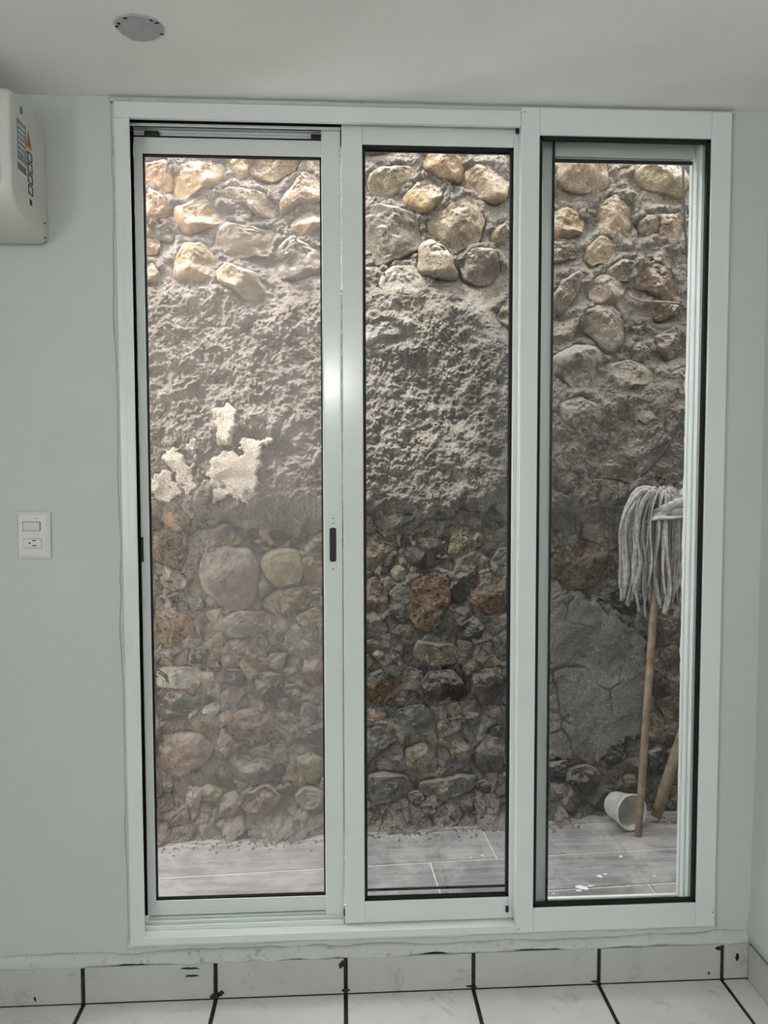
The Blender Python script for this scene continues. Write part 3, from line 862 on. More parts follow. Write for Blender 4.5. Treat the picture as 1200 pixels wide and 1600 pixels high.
STONES = '''
r tan -639 2374 -575 2380 -562 2332 -567 2279 -599 2283 -639 2298 -682 2299 -681 2361
r tan -548 2355 -508 2377 -401 2381 -385 2345 -413 2310 -470 2274 -533 2246 -563 2284 -564 2324
r tan -398 2379 -378 2408 -309 2411 -304 2386 -313 2348 -344 2324 -381 2345
r tan -298 2383 -280 2407 -154 2412 -148 2392 -154 2372 -212 2341 -264 2328 -298 2349
r tan -683 2271 -633 2287 -588 2267 -567 2219 -584 2188 -640 2183 -684 2193
r tan -544 2231 -470 2263 -425 2261 -391 2220 -403 2180 -449 2172 -512 2142 -551 2180
r pale -396 2294 -345 2304 -264 2288 -207 2238 -213 2209 -265 2213 -334 2256 -388 2251
r grey -388 2237 -305 2235 -306 2200 -363 2198
r tan -160 2332 -125 2362 -72 2341 -61 2272 -149 2258 -202 2212 -206 2261
r tan -167 2194 -126 2253 -61 2238 -62 2186 -126 2155 -167 2153
b pale -409 2151 -380 2183 -335 2171 -214 2175 -211 2094 -226 2085 -399 2071 -419 2096
r pale -685 2159 -613 2164 -605 2116 -614 2082 -687 2068
r tan -555 2055 -523 2113 -461 2112 -427 2082 -414 2036 -446 1987 -531 1990 -560 2009
r pale -414 2025 -382 2046 -336 2033 -285 2017 -259 1954 -268 1927 -326 1932 -360 1963 -406 1985
r grey -208 2111 -167 2147 -74 2110 -63 2034 -151 2003 -215 2010 -232 2065
r pale -687 2046 -626 2042 -598 2008 -616 1985 -688 1983
a brown -153 1818 -64 1825 -65 1737 -148 1747
r grey -596 2173 -556 2169 -563 2123 -599 2128
r pale -125 2402 -54 2411 -55 2365 -113 2374
r pale 89 2365 136 2389 247 2399 250 2361 214 2322 141 2281 113 2285 88 2338
r tan 264 2416 286 2444 405 2449 422 2423 425 2390 400 2354 354 2354 292 2385
r pale 428 2390 473 2414 531 2411 577 2375 575 2308 531 2290 462 2309 414 2346
r tan 219 2305 247 2336 292 2360 351 2338 349 2310 304 2254 270 2236 236 2257 211 2283
b grey 69 2246 119 2264 180 2255 242 2241 264 2193 275 2133 225 2104 135 2068 68 2066
b pale 292 2215 349 2256 417 2308 463 2298 489 2222 475 2155 383 2108 349 2146 304 2172
r pale 270 2132 309 2153 349 2135 378 2086 401 2037 384 2017 304 2029 261 2050
r grey 129 2019 174 2058 242 2060 287 2017 295 1962 259 1945 208 1921 163 1937 132 1975
r grey 406 2076 458 2122 527 2124 550 2058 516 2015 464 2011 424 2026
r pale 523 2190 566 2225 601 2221 602 2137 544 2133 524 2157
r grey 57 2044 124 2057 126 2002 79 1957 57 1962
r grey 73 1852 157 1871 213 1844 202 1827 123 1804 78 1786
r grey 577 2435 617 2431 617 2371 583 2380
r pale 740 2427 803 2439 917 2447 939 2418 931 2357 842 2336 797 2340 740 2374
r grey 936 2442 954 2473 1038 2476 1045 2449 1026 2422 968 2422
b pale 1026 2404 1083 2442 1220 2448 1247 2394 1209 2332 1150 2348 1059 2363
b pale 865 2241 906 2296 957 2322 1021 2316 1028 2252 1017 2191 952 2183 907 2194 863 2198
r tan 729 2254 779 2274 836 2267 855 2222 850 2186 730 2176
r grey 1048 2235 1086 2267 1125 2274 1126 2213 1101 2194 1062 2199
r pale 1125 2271 1210 2277 1231 2223 1186 2175 1133 2201
r grey 730 2158 774 2171 822 2143 825 2113 750 2086 731 2086
r pale 863 2138 907 2182 959 2183 998 2148 953 2104 883 2084 861 2102
r grey 1069 2144 1121 2170 1180 2160 1203 2130 1181 2086 1115 2103
r grey 935 2073 986 2105 1037 2107 1064 2071 1019 2033 948 2037
r grey 738 1965 776 2027 832 2064 852 2035 827 1979 771 1911 739 1917
r pale 871 2005 909 2048 961 2050 1012 2069 1013 2008 962 1946 898 1941 875 1968
b brown 1039 2015 1064 2083 1115 2109 1155 2073 1216 1983 1170 1957 1104 1986
r brown 1092 1943 1170 1957 1210 1945 1198 1908 1132 1894
r grey 739 1886 828 1912 841 1882 804 1808 765 1795 740 1819
r grey 847 1907 904 1945 962 1940 996 1885 990 1799 946 1768 900 1810 861 1852
r grey 1017 1781 1055 1825 1101 1788 1102 1745 1044 1732
r grey 1028 1868 1074 1881 1101 1832 1055 1825
r grey 740 1758 823 1802 900 1791 927 1730 895 1656 818 1649 747 1697
r grey 1120 1838 1172 1864 1226 1828 1227 1778 1161 1758 1121 1789
r grey 933 1737 1017 1750 1109 1714 1097 1670 980 1638 934 1681
r grey 1162 1715 1228 1728 1236 1653 1177 1634
r grey 1232 2174 1284 2200 1305 2139 1253 2101
r pale 1249 2309 1307 2336 1335 2263 1263 2236
a tan -634 1238 -568 1246 -522 1216 -523 1181 -580 1175 -620 1205
a grey -523 1139 -488 1159 -436 1162 -412 1182 -371 1161 -366 1125 -442 1117 -501 1103
a grey -359 1185 -312 1202 -271 1196 -301 1172 -348 1170
f grey -490 1031 -466 1085 -396 1101 -325 1089 -290 1022 -297 949 -327 895 -398 888 -456 940 -491 983
f olive -284 1046 -260 1082 -218 1093 -159 1080 -141 1007 -160 971 -220 963 -267 997
t brown -644 1152 -604 1164 -546 1139 -547 1086 -571 1026 -617 1057 -645 1081
a dark -640 1051 -571 1020 -531 1002 -544 954 -619 956 -641 980
a dark -630 944 -573 949 -561 919 -608 908
a brown -256 936 -184 953 -112 939 -106 903 -172 880 -238 881
a grey -363 878 -280 870 -269 815 -305 785 -400 788 -411 855
a dark -336 1155 -277 1172 -212 1159 -182 1129 -242 1099 -313 1112
t red -643 884 -585 901 -522 858 -499 785 -564 774 -639 782
a olive -167 849 -106 884 -76 871 -101 810 -119 786
a pale -469 880 -416 885 -411 818 -446 813
a brown -147 1056 -69 1067 -69 975 -130 970
a white -203 819 -149 824 -131 774 -197 776
a slate 97 1180 169 1207 231 1223 270 1251 265 1206 208 1173 152 1152
a slate 270 1217 298 1239 344 1234 417 1250 423 1227 378 1200 298 1200
a slate 276 1201 349 1197 400 1183 378 1158 304 1156 279 1173
c dark 211 1129 248 1139 349 1144 378 1115 378 1065 344 1043 287 1012 242 1033 211 1073
t olive 400 1183 480 1193 492 1159 487 1103 493 1069 458 1018 412 1019 378 1070 384 1115
a brown 77 1130 113 1146 152 1107 191 1095 175 1056 141 1001 96 1002 74 1052
a pale 163 1006 191 1025 222 1011 214 980 180 978
a brown 217 1028 242 1027 256 1005 236 994
t red 208 927 253 971 316 1001 373 974 373 912 350 850 299 789 265 801 231 853
f dark 378 946 407 996 447 1007 453 944 430 888 390 895
t red 447 973 510 995 574 971 575 850 517 852 470 881 447 905
a brown 74 963 113 985 158 922 152 877 107 856 74 857
a dark 124 1057 158 1068 175 1034 146 995 124 1018
a brown 516 1051 568 1056 574 988 528 1000
a olive 276 823 322 839 344 822 299 789
a olive 186 803 225 830 253 807 231 774 197 774
f dark 419 803 465 842 500 801 488 761 425 763
a slate 423 1233 492 1221 572 1249 573 1198 509 1204 463 1216
a dark 102 996 146 990 141 951 113 957
a olive 498 1159 538 1170 550 1125 510 1108
a dark 180 860 225 859 236 824 208 819 180 831
a slate 509 1182 584 1187 585 1073 550 1102 553 1142
a grey 851 1415 893 1451 1004 1439 1060 1392 1055 1344 1024 1315 956 1339 876 1339 858 1362
a grey 908 1274 938 1327 987 1321 1037 1279 1044 1237 995 1223 921 1229
f slate 738 1234 792 1245 829 1186 833 1132 799 1133 738 1169
a olive 866 1162 927 1185 983 1167 978 1125 922 1102 873 1120
t brown 733 1104 806 1115 910 1090 960 1071 948 1024 924 958 869 935 808 952 734 992
a brown 954 1054 1009 1065 1035 1016 999 963 955 988
a dark 950 892 1011 945 1099 919 1120 834 1038 836 975 867
a grey 1198 1338 1235 1404 1279 1386 1280 1332 1217 1326
a brown 1199 1320 1280 1326 1281 1284 1193 1290
a slate 736 1363 846 1339 834 1280 761 1292
r grey 755 1595 839 1619 912 1590 925 1538 841 1497 762 1537
r grey 1046 1609 1108 1586 1134 1533 1072 1527 1041 1562
a dark 1110 1350 1154 1362 1186 1320 1130 1302
a brown 1151 845 1227 831 1266 787 1197 753 1146 784
a grey -610 779 -558 783 -558 753 -611 752
a white -641 680 -600 688 -530 683 -498 670 -505 624 -537 613 -590 621 -642 632
a dark -636 605 -578 615 -538 589 -503 545 -539 516 -615 501 -638 514
a white -491 532 -468 553 -432 561 -438 524 -462 513
a pale -439 506 -403 529 -379 516 -415 493
a white -200 774 -161 779 -101 752 -101 734 -150 726 -195 743
a dark -401 676 -324 673 -306 642 -354 619 -402 627
a dark -306 636 -270 659 -211 645 -211 577 -259 554 -301 568
a slate -241 590 -187 613 -114 592 -121 530 -224 534
t brown -379 522 -296 537 -254 523 -242 473 -212 435 -225 361 -285 413 -357 416 -404 455
a pink -248 523 -175 526 -164 489 -212 460 -248 480
a slate -164 476 -78 479 -73 391 -140 407 -176 439
a pink -633 440 -557 462 -487 446 -458 396 -476 348 -542 326 -601 286 -635 318
a slate -387 380 -321 365 -219 336 -214 292 -298 271 -370 287 -399 332
a olive -165 352 -116 374 -73 341 -74 260 -117 262 -153 307
f grey -172 227 -141 250 -74 241 -74 178 -142 181
a brown -452 396 -404 412 -369 392 -393 350 -441 358
a brown -359 243 -274 270 -220 236 -263 175 -353 193
a dark -472 684 -436 701 -425 682 -431 670
a grey -637 245 -601 255 -585 211 -632 195
a grey -419 233 -383 250 -359 212 -389 170 -431 184
a tan -495 666 -454 665 -449 616 -484 605
a brown -341 729 -281 745 -258 702 -294 666 -330 692
a olive -258 726 -192 730 -210 676 -258 677
a red -138 710 -71 714 -72 609 -114 617 -138 661
a grey -542 271 -483 268 -502 201 -549 203
a brown -424 725 -353 723 -365 681 -413 682
a grey -400 773 -329 777 -347 735 -388 736
a dark -535 753 -477 751 -483 696 -536 704
a brown 70 766 131 771 150 751 94 716 70 723
p olive 100 715 119 733 146 720 149 695 118 693
p olive 159 701 180 719 205 712 196 690 168 688
f olive 253 730 268 757 381 739 413 712 400 675 331 665 256 692
t red 75 592 106 622 144 639 196 613 199 581 175 544 119 528 88 547
a dark 275 604 306 647 382 650 420 599 445 566 420 542 331 551 287 572
a grey 212 631 231 662 281 647 275 610 243 586 215 599
a slate 156 482 199 512 281 521 325 488 325 466 243 460 168 463
a slate 401 479 446 493 484 482 471 444 414 453
f slate 75 441 125 455 174 437 187 399 137 369 87 334 75 341
a olive 376 403 408 412 446 368 456 323 446 304 414 325
a slate 458 642 534 645 573 612 574 529 522 506 484 546 464 591
a slate 472 348 516 404 574 401 575 273 517 269 478 303
a slate 81 284 155 286 218 271 243 225 231 200 93 194
a grey 262 243 332 259 466 265 466 226 357 193 281 210
a brown 80 170 105 175 143 141 155 108 86 106
a grey 406 757 457 743 464 705 419 712
a olive 218 366 281 376 319 336 294 286 231 302
a grey 357 531 465 534 471 501 382 492
a dark 363 480 388 492 382 460
a tan 75 517 150 501 137 477 75 492
a brown 383 153 408 165 415 126 383 121
a brown 1172 723 1232 727 1241 655 1200 624 1179 664
a grey 1194 611 1255 616 1257 524 1209 532
a dark 1133 626 1180 612 1189 533 1135 528
a olive 1162 501 1230 525 1259 425 1197 434
a brown 1122 463 1170 461 1218 400 1172 343 1124 365
a olive 1199 322 1260 346 1262 253 1207 269
a dark 1125 325 1165 337 1181 243 1133 226
a brown 1202 189 1264 186 1258 133 1203 143
a brown 1156 112 1210 122 1235 94 1225 55 1177 77
a brown 1025 231 1072 235 1073 176 1033 185
a dark 739 290 804 307 798 249 746 238
a dark 811 274 891 283 938 242 892 185 806 196
a grey 746 219 805 216 793 157 747 160
a dark 956 359 1029 382 1057 315 984 272 950 307
w cream -638 1335 -598 1370 -564 1347 -541 1323 -536 1288 -571 1258 -634 1265
w cream -592 1405 -557 1440 -517 1405 -495 1376 -484 1346 -484 1299 -525 1288 -547 1305 -564 1358
w cream -510 1475 -493 1493 -482 1458 -477 1399 -494 1405 -514 1440
w cream -429 1569 -405 1587 -353 1576 -354 1505 -367 1446 -401 1440 -427 1446 -432 1517
w cream -460 1352 -425 1411 -367 1441 -344 1411 -337 1470 -285 1476 -220 1470 -267 1429 -268 1375 -292 1370 -286 1322 -292 1286 -310 1269 -293 1221 -345 1257 -392 1269 -433 1255 -450 1305
s smooth 729 880 800 926 912 895 986 868 1027 796 1108 768 1115 565 1101 388 1033 372 987 328 941 297 894 283 847 321 794 304 735 319
'''

# ------------------------------------------------------------------ outside: the rubble wall
def wall_y(x):
    return 0.74 + 0.06 * x

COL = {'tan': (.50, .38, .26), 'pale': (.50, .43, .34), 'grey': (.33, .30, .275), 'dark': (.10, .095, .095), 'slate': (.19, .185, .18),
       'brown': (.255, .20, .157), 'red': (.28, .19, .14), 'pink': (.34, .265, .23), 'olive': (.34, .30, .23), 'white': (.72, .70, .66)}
LIST = []
for line in STONES.strip().splitlines():
    k, c, *q = line.split()
    P = np.array([float(v) for v in q]).reshape(-1, 2) / 1000.0
    P[:, 1] = np.maximum(P[:, 1], ZG + .012)
    LIST.append([k, c, P])

def coat(u, z):
    """mortar surface, metres proud of the wall plane: rough coat in the middle, thin joints above and below"""
    top_edge = 2.02 - .30 * sstep(.35, .75, u)
    m = sstep(1.15, 1.27, z) * (1 - sstep(top_edge - .1, top_edge + .06, z))
    return .012 + .042 * m, m

def inside_dist(P, u, z):
    """signed distance to polygon, negative inside"""
    d = np.full(u.shape, 1e9)
    ins = np.zeros(u.shape, bool)
    n = len(P)
    for i in range(n):
        a, b = P[i], P[(i + 1) % n]
        e = b - a
        wx, wz = u - a[0], z - a[1]
        t = np.clip((wx * e[0] + wz * e[1]) / (e @ e + 1e-12), 0, 1)
        d = np.minimum(d, (wx - e[0] * t) ** 2 + (wz - e[1] * t) ** 2)
        c = ((a[1] > z) != (b[1] > z)) & (u < (b[0] - a[0]) * (z - a[1]) / (b[1] - a[1] + 1e-12) + a[0])
        ins ^= c
    return np.where(ins, -1, 1) * np.sqrt(d)

# stones behind the mullions and past the edges of the opening
rq = np.random.RandomState(4)
cent = [(P.mean(0), np.abs(P - P.mean(0)).max()) for k, c, P in LIST if k != 'w']
fill, tries = 0, 0
while fill < 112 and tries < 9000:
    tries += 1
    seen = tries > 2500                        # the first darts land outside the view, then small stones fill the gaps
    u = rq.uniform(-.62, 1.2) if seen else rq.uniform(-1.0, 1.7); z = rq.uniform(.2, 1.22) if seen else rq.uniform(.2, 2.6)
    r = rq.uniform(.018, .034) if seen else rq.uniform(.045, .08)
    if not seen and fill >= 56:
        tries = 2500
        continue
    _, m = coat(np.array([u]), np.array([z]))
    if m[0] > .35 or (not seen and -.64 < u < 1.2 and z < 2.35 and not (-.06 < u < .06 or .60 < u < .70)):
        continue
    if any(np.hypot(u - c[0], z - c[1]) < (r + s) * (.80 if seen else .92) for c, s in cent):
        continue
    n = rq.randint(6, 9)
    an = np.sort(np.arange(n) / n * 2 * np.pi + rq.uniform(-.25, .25, n))
    rr = r * rq.uniform(.8, 1.12, n)
    P = np.stack([u + 1.15 * rr * np.cos(an), z + .85 * rr * np.sin(an)], 1)
    P[:, 1] = np.maximum(P[:, 1], ZG + .012)
    upper = z > 1.7
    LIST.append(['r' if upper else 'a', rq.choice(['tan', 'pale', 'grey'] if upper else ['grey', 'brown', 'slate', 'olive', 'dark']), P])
    cent.append((np.array([u, z]), r))
    fill += 1

def build_wall():
    xs = np.concatenate([np.arange(-1.10, -.74, .02), np.arange(-.74, 1.30, .0028), np.arange(1.30, 2.8, .022)])
    zs = np.concatenate([np.arange(ZG - .1, ZG, .02), np.arange(ZG, 2.50, .0028), np.arange(2.50, 2.64, .02)])
    U, Z = np.meshgrid(xs, zs)
    base, m = coat(U, Z)
    h = base + .018 * fbm(U, Z, 5, 3, 2)
    crumb = fbm(U, Z, 26, 5, 40, .68)
    ridge = 1 - np.abs(fbm(U, Z, 15, 4, 60, .6)) * 2
    h = h + (.010 + .010 * m) * crumb + .012 * m * ridge
    # crumbly thrown mortar: knobs one to two centimetres across, in patches
    patch = sstep(-.35, .25, fbm(U, Z, 6, 3, 31)) * (.30 + .70 * np.maximum(m, .75 * sstep(1.8, 2.0, Z)))
    wu, wz = U + .006 * fbm(U, Z, 60, 2, 8), Z + .006 * fbm(U, Z, 60, 2, 9)
    b1, _, r1, _, _ = worley(wu, wz, 92, 5)
    b2, _, r2_, _, _ = worley(wu, wz, 46, 6)
    h = h + patch * (.010 * np.maximum(0, .75 - b1) * (.4 + r1[0]) + .013 * np.maximum(0, .7 - b2) * (.2 + r2_[0]))
    # broken rubble between the larger stones lower down: tilted flat facets
    low = 1 - sstep(1.16, 1.30, Z)
    col = np.zeros(U.shape + (4,))
    pal = np.array([(.30, .27, .245), (.20, .19, .185), (.33, .25, .19), (.40, .36, .31), (.12, .115, .11), (.30, .265, .21)])
    for sc_, amp, sd_ in ((15, .020, 51), (30, .011, 52)):
        wu, wz = U + .012 * fbm(U, Z, 14, 3, sd_ + 3), Z + .012 * fbm(U, Z, 14, 3, sd_ + 4)
        f1, f2, rr, ox, oy = worley(wu, wz, sc_, sd_)
        crack = np.exp(-((f2 - f1) / .09) ** 2)
        h = h + low * amp * ((rr[0] - .5) * 1.1 + (rr[1] - .5) * 1.7 * ox + (rr[2] - .5) * 1.7 * oy - .30 * crack)
        if sc_ == 15:
            ci = (rr[2] * 5.999).astype(int)
            col[..., :3] = pal[ci]
            col[..., 3] = low * (rr[1] > .38) * (1 - crack) * sstep(.20, .30, Z)
    # sloping runs of thrown mortar
    h = h + m * .022 * fbm(U * .8 - Z * .5, Z + U * .4, 7, 3, 77)
    # toe of fallen mortar and dust at the foot
    toe = np.clip((.30 - Z) / .2, 0, 1.15)
    h = h + .075 * toe ** 2 * (1 + .6 * fbm(U, Z, 9, 4, 90)) * (1 - .75 * sstep(.80, .92, U))
    # recessed joint round every stone, a seat under it
    for k, c, P in LIST:
        if k == 'w':
            continue
        lo, hi = P.min(0) - .03, P.max(0) + .03
        i0, i1 = np.searchsorted(xs, lo[0]), np.searchsorted(xs, hi[0])
        j0, j1 = np.searchsorted(zs, lo[1]), np.searchsorted(zs, hi[1])
        if i1 - i0 < 2 or j1 - j0 < 2:
            continue
        u, z = U[j0:j1, i0:i1], Z[j0:j1, i0:i1]
        d = inside_dist(P, u, z) + .006 * fbm(u, z, 30, 3, 15)
        if k == 's':
            flat = sstep(.004, -.006, d)
            hh = h[j0:j1, i0:i1]
            h[j0:j1, i0:i1] = hh * (1 - .9 * flat) + flat * .9 * .006
        else:
            g = np.exp(-(np.maximum(d, 0) / .010) ** 2) * (.012 if k in 'rb' else .011) * sstep(-.5, .4, fbm(u, z, 12, 2, 23))
            # mortar heaped on the upper side of round stones
            heap = 0
            if k in 'rb':
                zc = P[:, 1].mean()
                heap = .020 * sstep(.035, 0, np.abs(d - .012)) * sstep(0, .02, z - zc) * (1 + fbm(u, z, 50, 3, 66))
            h[j0:j1, i0:i1] += heap - g
    Y = wall_y(U) - h
    nx, nz = len(xs), len(zs)
    V = np.stack([U, Y, Z], -1).reshape(-1, 3)
    idx = np.arange(nx * nz).reshape(nz, nx)
    F = np.stack([idx[:-1, :-1], idx[:-1, 1:], idx[1:, 1:], idx[1:, :-1]], -1).reshape(-1, 4)
    # solid back
    back = [(xs[0], wall_y(xs[0]) + .35, zs[0]), (xs[-1], wall_y(xs[-1]) + .35, zs[0]), (xs[-1], wall_y(xs[-1]) + .35, zs[-1]), (xs[0], wall_y(xs[0]) + .35, zs[-1])]
    nb = len(V)
    V = np.concatenate([V, np.array(back)])
    F = F.tolist()
    F.append([nb, nb + 3, nb + 2, nb + 1])
    F.append([int(i) for i in idx[-1, :]] + [nb + 2, nb + 3])
    F.append([int(i) for i in idx[:, 0][::-1]][::-1] + [nb + 3, nb])
    F.append([int(i) for i in idx[:, -1]][::-1] + [nb + 1, nb + 2])
    org = Vector((.25, .95, ZG))
    me = bpy.data.meshes.new('wall_outside')
    V = V - np.array(org)
    loops = np.array([i for f in F for i in f], dtype=np.int32)
    tot = np.array([len(f) for f in F], dtype=np.int32)
    me.vertices.add(len(V)); me.vertices.foreach_set('co', V.astype(np.float32).ravel())
    me.loops.add(len(loops)); me.loops.foreach_set('vertex_index', loops)
    me.polygons.add(len(F)); me.polygons.foreach_set('loop_start', np.concatenate([[0], np.cumsum(tot)[:-1]]).astype(np.int32))
    me.polygons.foreach_set('loop_total', tot)
    me.materials.append(M['mortar'])
    me.update(calc_edges=True)
    at = me.color_attributes.new('fragments', 'FLOAT_COLOR', 'POINT')
    cc = np.zeros((len(V), 4), np.float32)
    cc[:nx * nz] = col.reshape(-1, 4)
    at.data.foreach_set('color', cc.ravel())
    me.validate()
    o = bpy.data.objects.new('wall_outside', me)
    C.objects.link(o)
    o.location = org
    ORIGIN[o] = org
    tag(o, 'rough rubble stone and mortar wall across the narrow passage', 'wall', 'structure')
    return o
stone_wall = build_wall()

def polar(P, c, n):
    """radius of the outline about c in n directions, corners slightly rounded"""
    th = np.arange(n) / n * 2 * np.pi
    R = np.zeros(n)
    for i, t in enumerate(th):
        d = np.array([math.cos(t), math.sin(t)])
        best = 0
        for a, b in zip(P, np.roll(P, -1, 0)):
            e = b - a
            den = d[0] * e[1] - d[1] * e[0]
            if abs(den) < 1e-12:
                continue
            w = a - c
            s = (w[0] * e[1] - w[1] * e[0]) / den
            q = (w[0] * d[1] - w[1] * d[0]) / den
            if s > 0 and -1e-9 <= q <= 1 + 1e-9:
                best = max(best, s)
        R[i] = best
    k = np.array([1, 2, 1.0]); k /= k.sum()
    R = sum(np.roll(R, s) * w for s, w in zip((-1, 0, 1), k))
    return th, R

def centroid(P):
    x, y = P[:, 0], P[:, 1]
    x1, y1 = np.roll(x, -1), np.roll(y, -1)
    w = x * y1 - x1 * y
    a = w.sum()
    return np.array([((x + x1) * w).sum(), ((y + y1) * w).sum()]) / (3 * a)

def stone(kind, colour, P, seed):
    q = np.random.RandomState(seed)
    c = centroid(P)
    size = math.sqrt(np.ptp(P[:, 0]) * np.ptp(P[:, 1]))
    na = 56 if size > .06 else 36
    nr = 20 if size > .06 else 12
    th, R = polar(P, c, na)
    if kind in 'aftcrb':
        R = R * 1.06 + .003
    base = float(coat(np.array([c[0]]), np.array([c[1]]))[0][0])
    low = c[1] < .30
    H = {'r': .55, 'b': .50, 'f': .26, 'a': .30, 't': .32, 'c': .34, 'p': .6}[kind] * size
    H = min(H, .075 if kind in 'rb' else .045)
    if colour == 'grey' and kind == 'r' and base > .03:
        H *= .6
    pw, qw = {'r': (2.4, 2.0), 'b': (3.6, 2.2), 'f': (3.0, 1.8), 'a': (5.0, 1.6), 't': (3.6, 1.7), 'c': (5.0, 2.0), 'p': (2.2, 2.0)}[kind]
    t = np.concatenate([[0], np.linspace(0, 1, nr + 1)[1:] ** .8])
    verts, faces = [], []
    facets = [(q.uniform(0, 2 * np.pi), q.uniform(.35, 1.0), q.uniform(.62, .98)) for _ in range({'r': 3, 'f': 2, 'p': 0}.get(kind, 8))]
    uu = np.concatenate([[0.0], (t[1:, None] * np.cos(th)[None] * R[None]).ravel()])
    vv = np.concatenate([[0.0], (t[1:, None] * np.sin(th)[None] * R[None]).ravel()])
    tt = np.concatenate([[0.0], np.repeat(t[1:], na)])
    h = H * np.maximum(0, 1 - tt ** pw) ** (1 / qw)
    rad = size / 2
    for a, slope, lim in facets:
        pl = H * (lim - slope * .75 * (uu * math.cos(a) + vv * math.sin(a)) / rad)
        k = (.12 if kind in 'rfp' else .03) * H
        dd = np.clip(.5 + .5 * (pl - h) / k, 0, 1)
        h = pl * (1 - dd) + h * dd - k * dd * (1 - dd) * .5
    edge = 1 - .85 * tt ** 6
    X, Zq = c[0] + uu, c[1] + vv
    amp = {'r': .20, 'b': .20, 'f': .10, 'p': .02}.get(kind, .24)
    h = h + amp * H * 2 * fbm(X, Zq, .5 / max(rad, .02), 3, seed) * edge
    h = h + {'t': .013, 'r': .009, 'b': .010, 'f': .009, 'p': .001}.get(kind, .0085) * fbm(X, Zq, 38, 4, seed + 3, .65) * edge
    if kind in 'rb':       # rough mortar left sticking to the upper side
        upm = sstep(-.1, .45, vv / rad)
        h = h + upm * edge * (.010 * fbm(X, Zq, 48, 4, seed + 5, .75) + .010 * np.maximum(0, .7 - worley(X, Zq, 80, seed)[0]))
    wob = .011 * fbm(X, Zq, 22, 4, seed + 9) * tt
    Xw = X + wob * np.sign(uu)
    Zq = Zq + .010 * fbm(X, Zq, 22, 4, seed + 19) * tt * np.sign(vv)
    h0 = base - .006 + (.03 if low else 0)
    Yw = wall_y(X) - h0 - np.maximum(h, -.01)
    # rim tucks back into the mortar
    rim = tt > .999
    Yw[rim] = wall_y(X[rim]) - h0 + .022
    V = np.stack([Xw, Yw, Zq], 1)
    for k in range(na):
        faces.append((0, 1 + k, 1 + (k + 1) % na))
    for r in range(nr - 1):
        o0, o1 = 1 + r * na, 1 + (r + 1) * na
        for k in range(na):
            k2 = (k + 1) % na
            faces.append((o0 + k, o1 + k, o1 + k2, o0 + k2))
    faces.append(tuple(1 + (nr - 1) * na + k for k in range(na))[::-1])
    mat = {'r': 'river_stone', 'b': 'river_stone', 't': 'volcanic_stone', 'c': 'columnar_stone'}.get(kind, 'rubble_stone')
    if kind == 'r' and colour == 'grey' and base > .02:
        mat = 'coated_stone'
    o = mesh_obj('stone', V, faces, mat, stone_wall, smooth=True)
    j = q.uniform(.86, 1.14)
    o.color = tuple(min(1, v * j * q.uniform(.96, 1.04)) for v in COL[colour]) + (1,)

def slab(name, P, h0, th, material, seed, n_in=9, rag=.004, nu=90):
    """thin uneven skin of plaster lying on the wall; outline kept, edge ragged"""
    c = centroid(P)
    lo, hi = P.min(0), P.max(0)
    step = max((hi - lo).max() / nu, .0035)
    xs = np.arange(lo[0] - step, hi[0] + 2 * step, step)
    zs = np.arange(lo[1] - step, hi[1] + 2 * step, step)
    U, Z = np.meshgrid(xs, zs)
    d = inside_dist(P, U, Z) + rag * 2 * fbm(U, Z, 45, 3, seed)
    keep = d < 0
    b = np.array([coat(U.ravel(), Z.ravel())[0]]).reshape(U.shape)
    h = h0(b) + th * sstep(0, -.010, d) + .9 * th * np.maximum(0, .25 - np.abs(fbm(U, Z, 9, 2, seed + 7))) * 4 * (name == 'plaster_splash') + .45 * th * fbm(U, Z, 14, 4, seed + 1) + .004 * fbm(U, Z, 6, 2, seed + 4)
    if name == 'mortar_skin':   # drying cracks
        wu, wz = U + .03 * fbm(U, Z, 9, 3, 70), Z + .03 * fbm(U, Z, 9, 3, 71)
        f1, f2 = worley(wu, wz, 7.5, 12)[:2]
        h = h - .013 * np.exp(-((f2 - f1) / .035) ** 2) * sstep(-.2, .3, fbm(U, Z, 8, 2, 72)) + .010 * fbm(U, Z, 7, 3, 73) + .004 * fbm(U, Z, 40, 4, 74)
    Yf = wall_y(U) - h
    Yb = wall_y(U) - h0(b) + .018
    nx = len(xs)
    idx = -np.ones(U.shape, int)
    idx[keep] = np.arange(keep.sum())
    Vf = np.stack([U[keep], Yf[keep], Z[keep]], 1)
    Vb = np.stack([U[keep], Yb[keep], Z[keep]], 1)
    nf = len(Vf)
    F = []
    cell = {}
    for j in range(U.shape[0] - 1):
        for i in range(nx - 1):
            q4 = (idx[j, i], idx[j, i + 1], idx[j + 1, i + 1], idx[j + 1, i])
            if min(q4) >= 0:
                F.append(q4)
                cell[(j, i)] = q4
    sides = []
    for (j, i), q4 in cell.items():
        for (dj, di, a, b2) in ((-1, 0, 0, 1), (0, 1, 1, 2), (1, 0, 2, 3), (0, -1, 3, 0)):
            if (j + dj, i + di) not in cell:
                sides.append((q4[b2], q4[a], q4[a] + nf, q4[b2] + nf))
    F = F + sides
    return mesh_obj(name, np.concatenate([Vf, Vb]), F, material, stone_wall, smooth=True)

for i, (k, c, P) in enumerate(LIST):
    if k == 'w':
        slab('plaster_splash', P, lambda b: b + .014, .011, 'cream_plaster_splash', i, rag=.011)
    elif k == 's':
        slab('mortar_skin', P, lambda b: b * 0 + .016, .016, 'smooth_mortar', i, rag=.012, nu=170)
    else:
        stone(k, c, P, 100 + i)

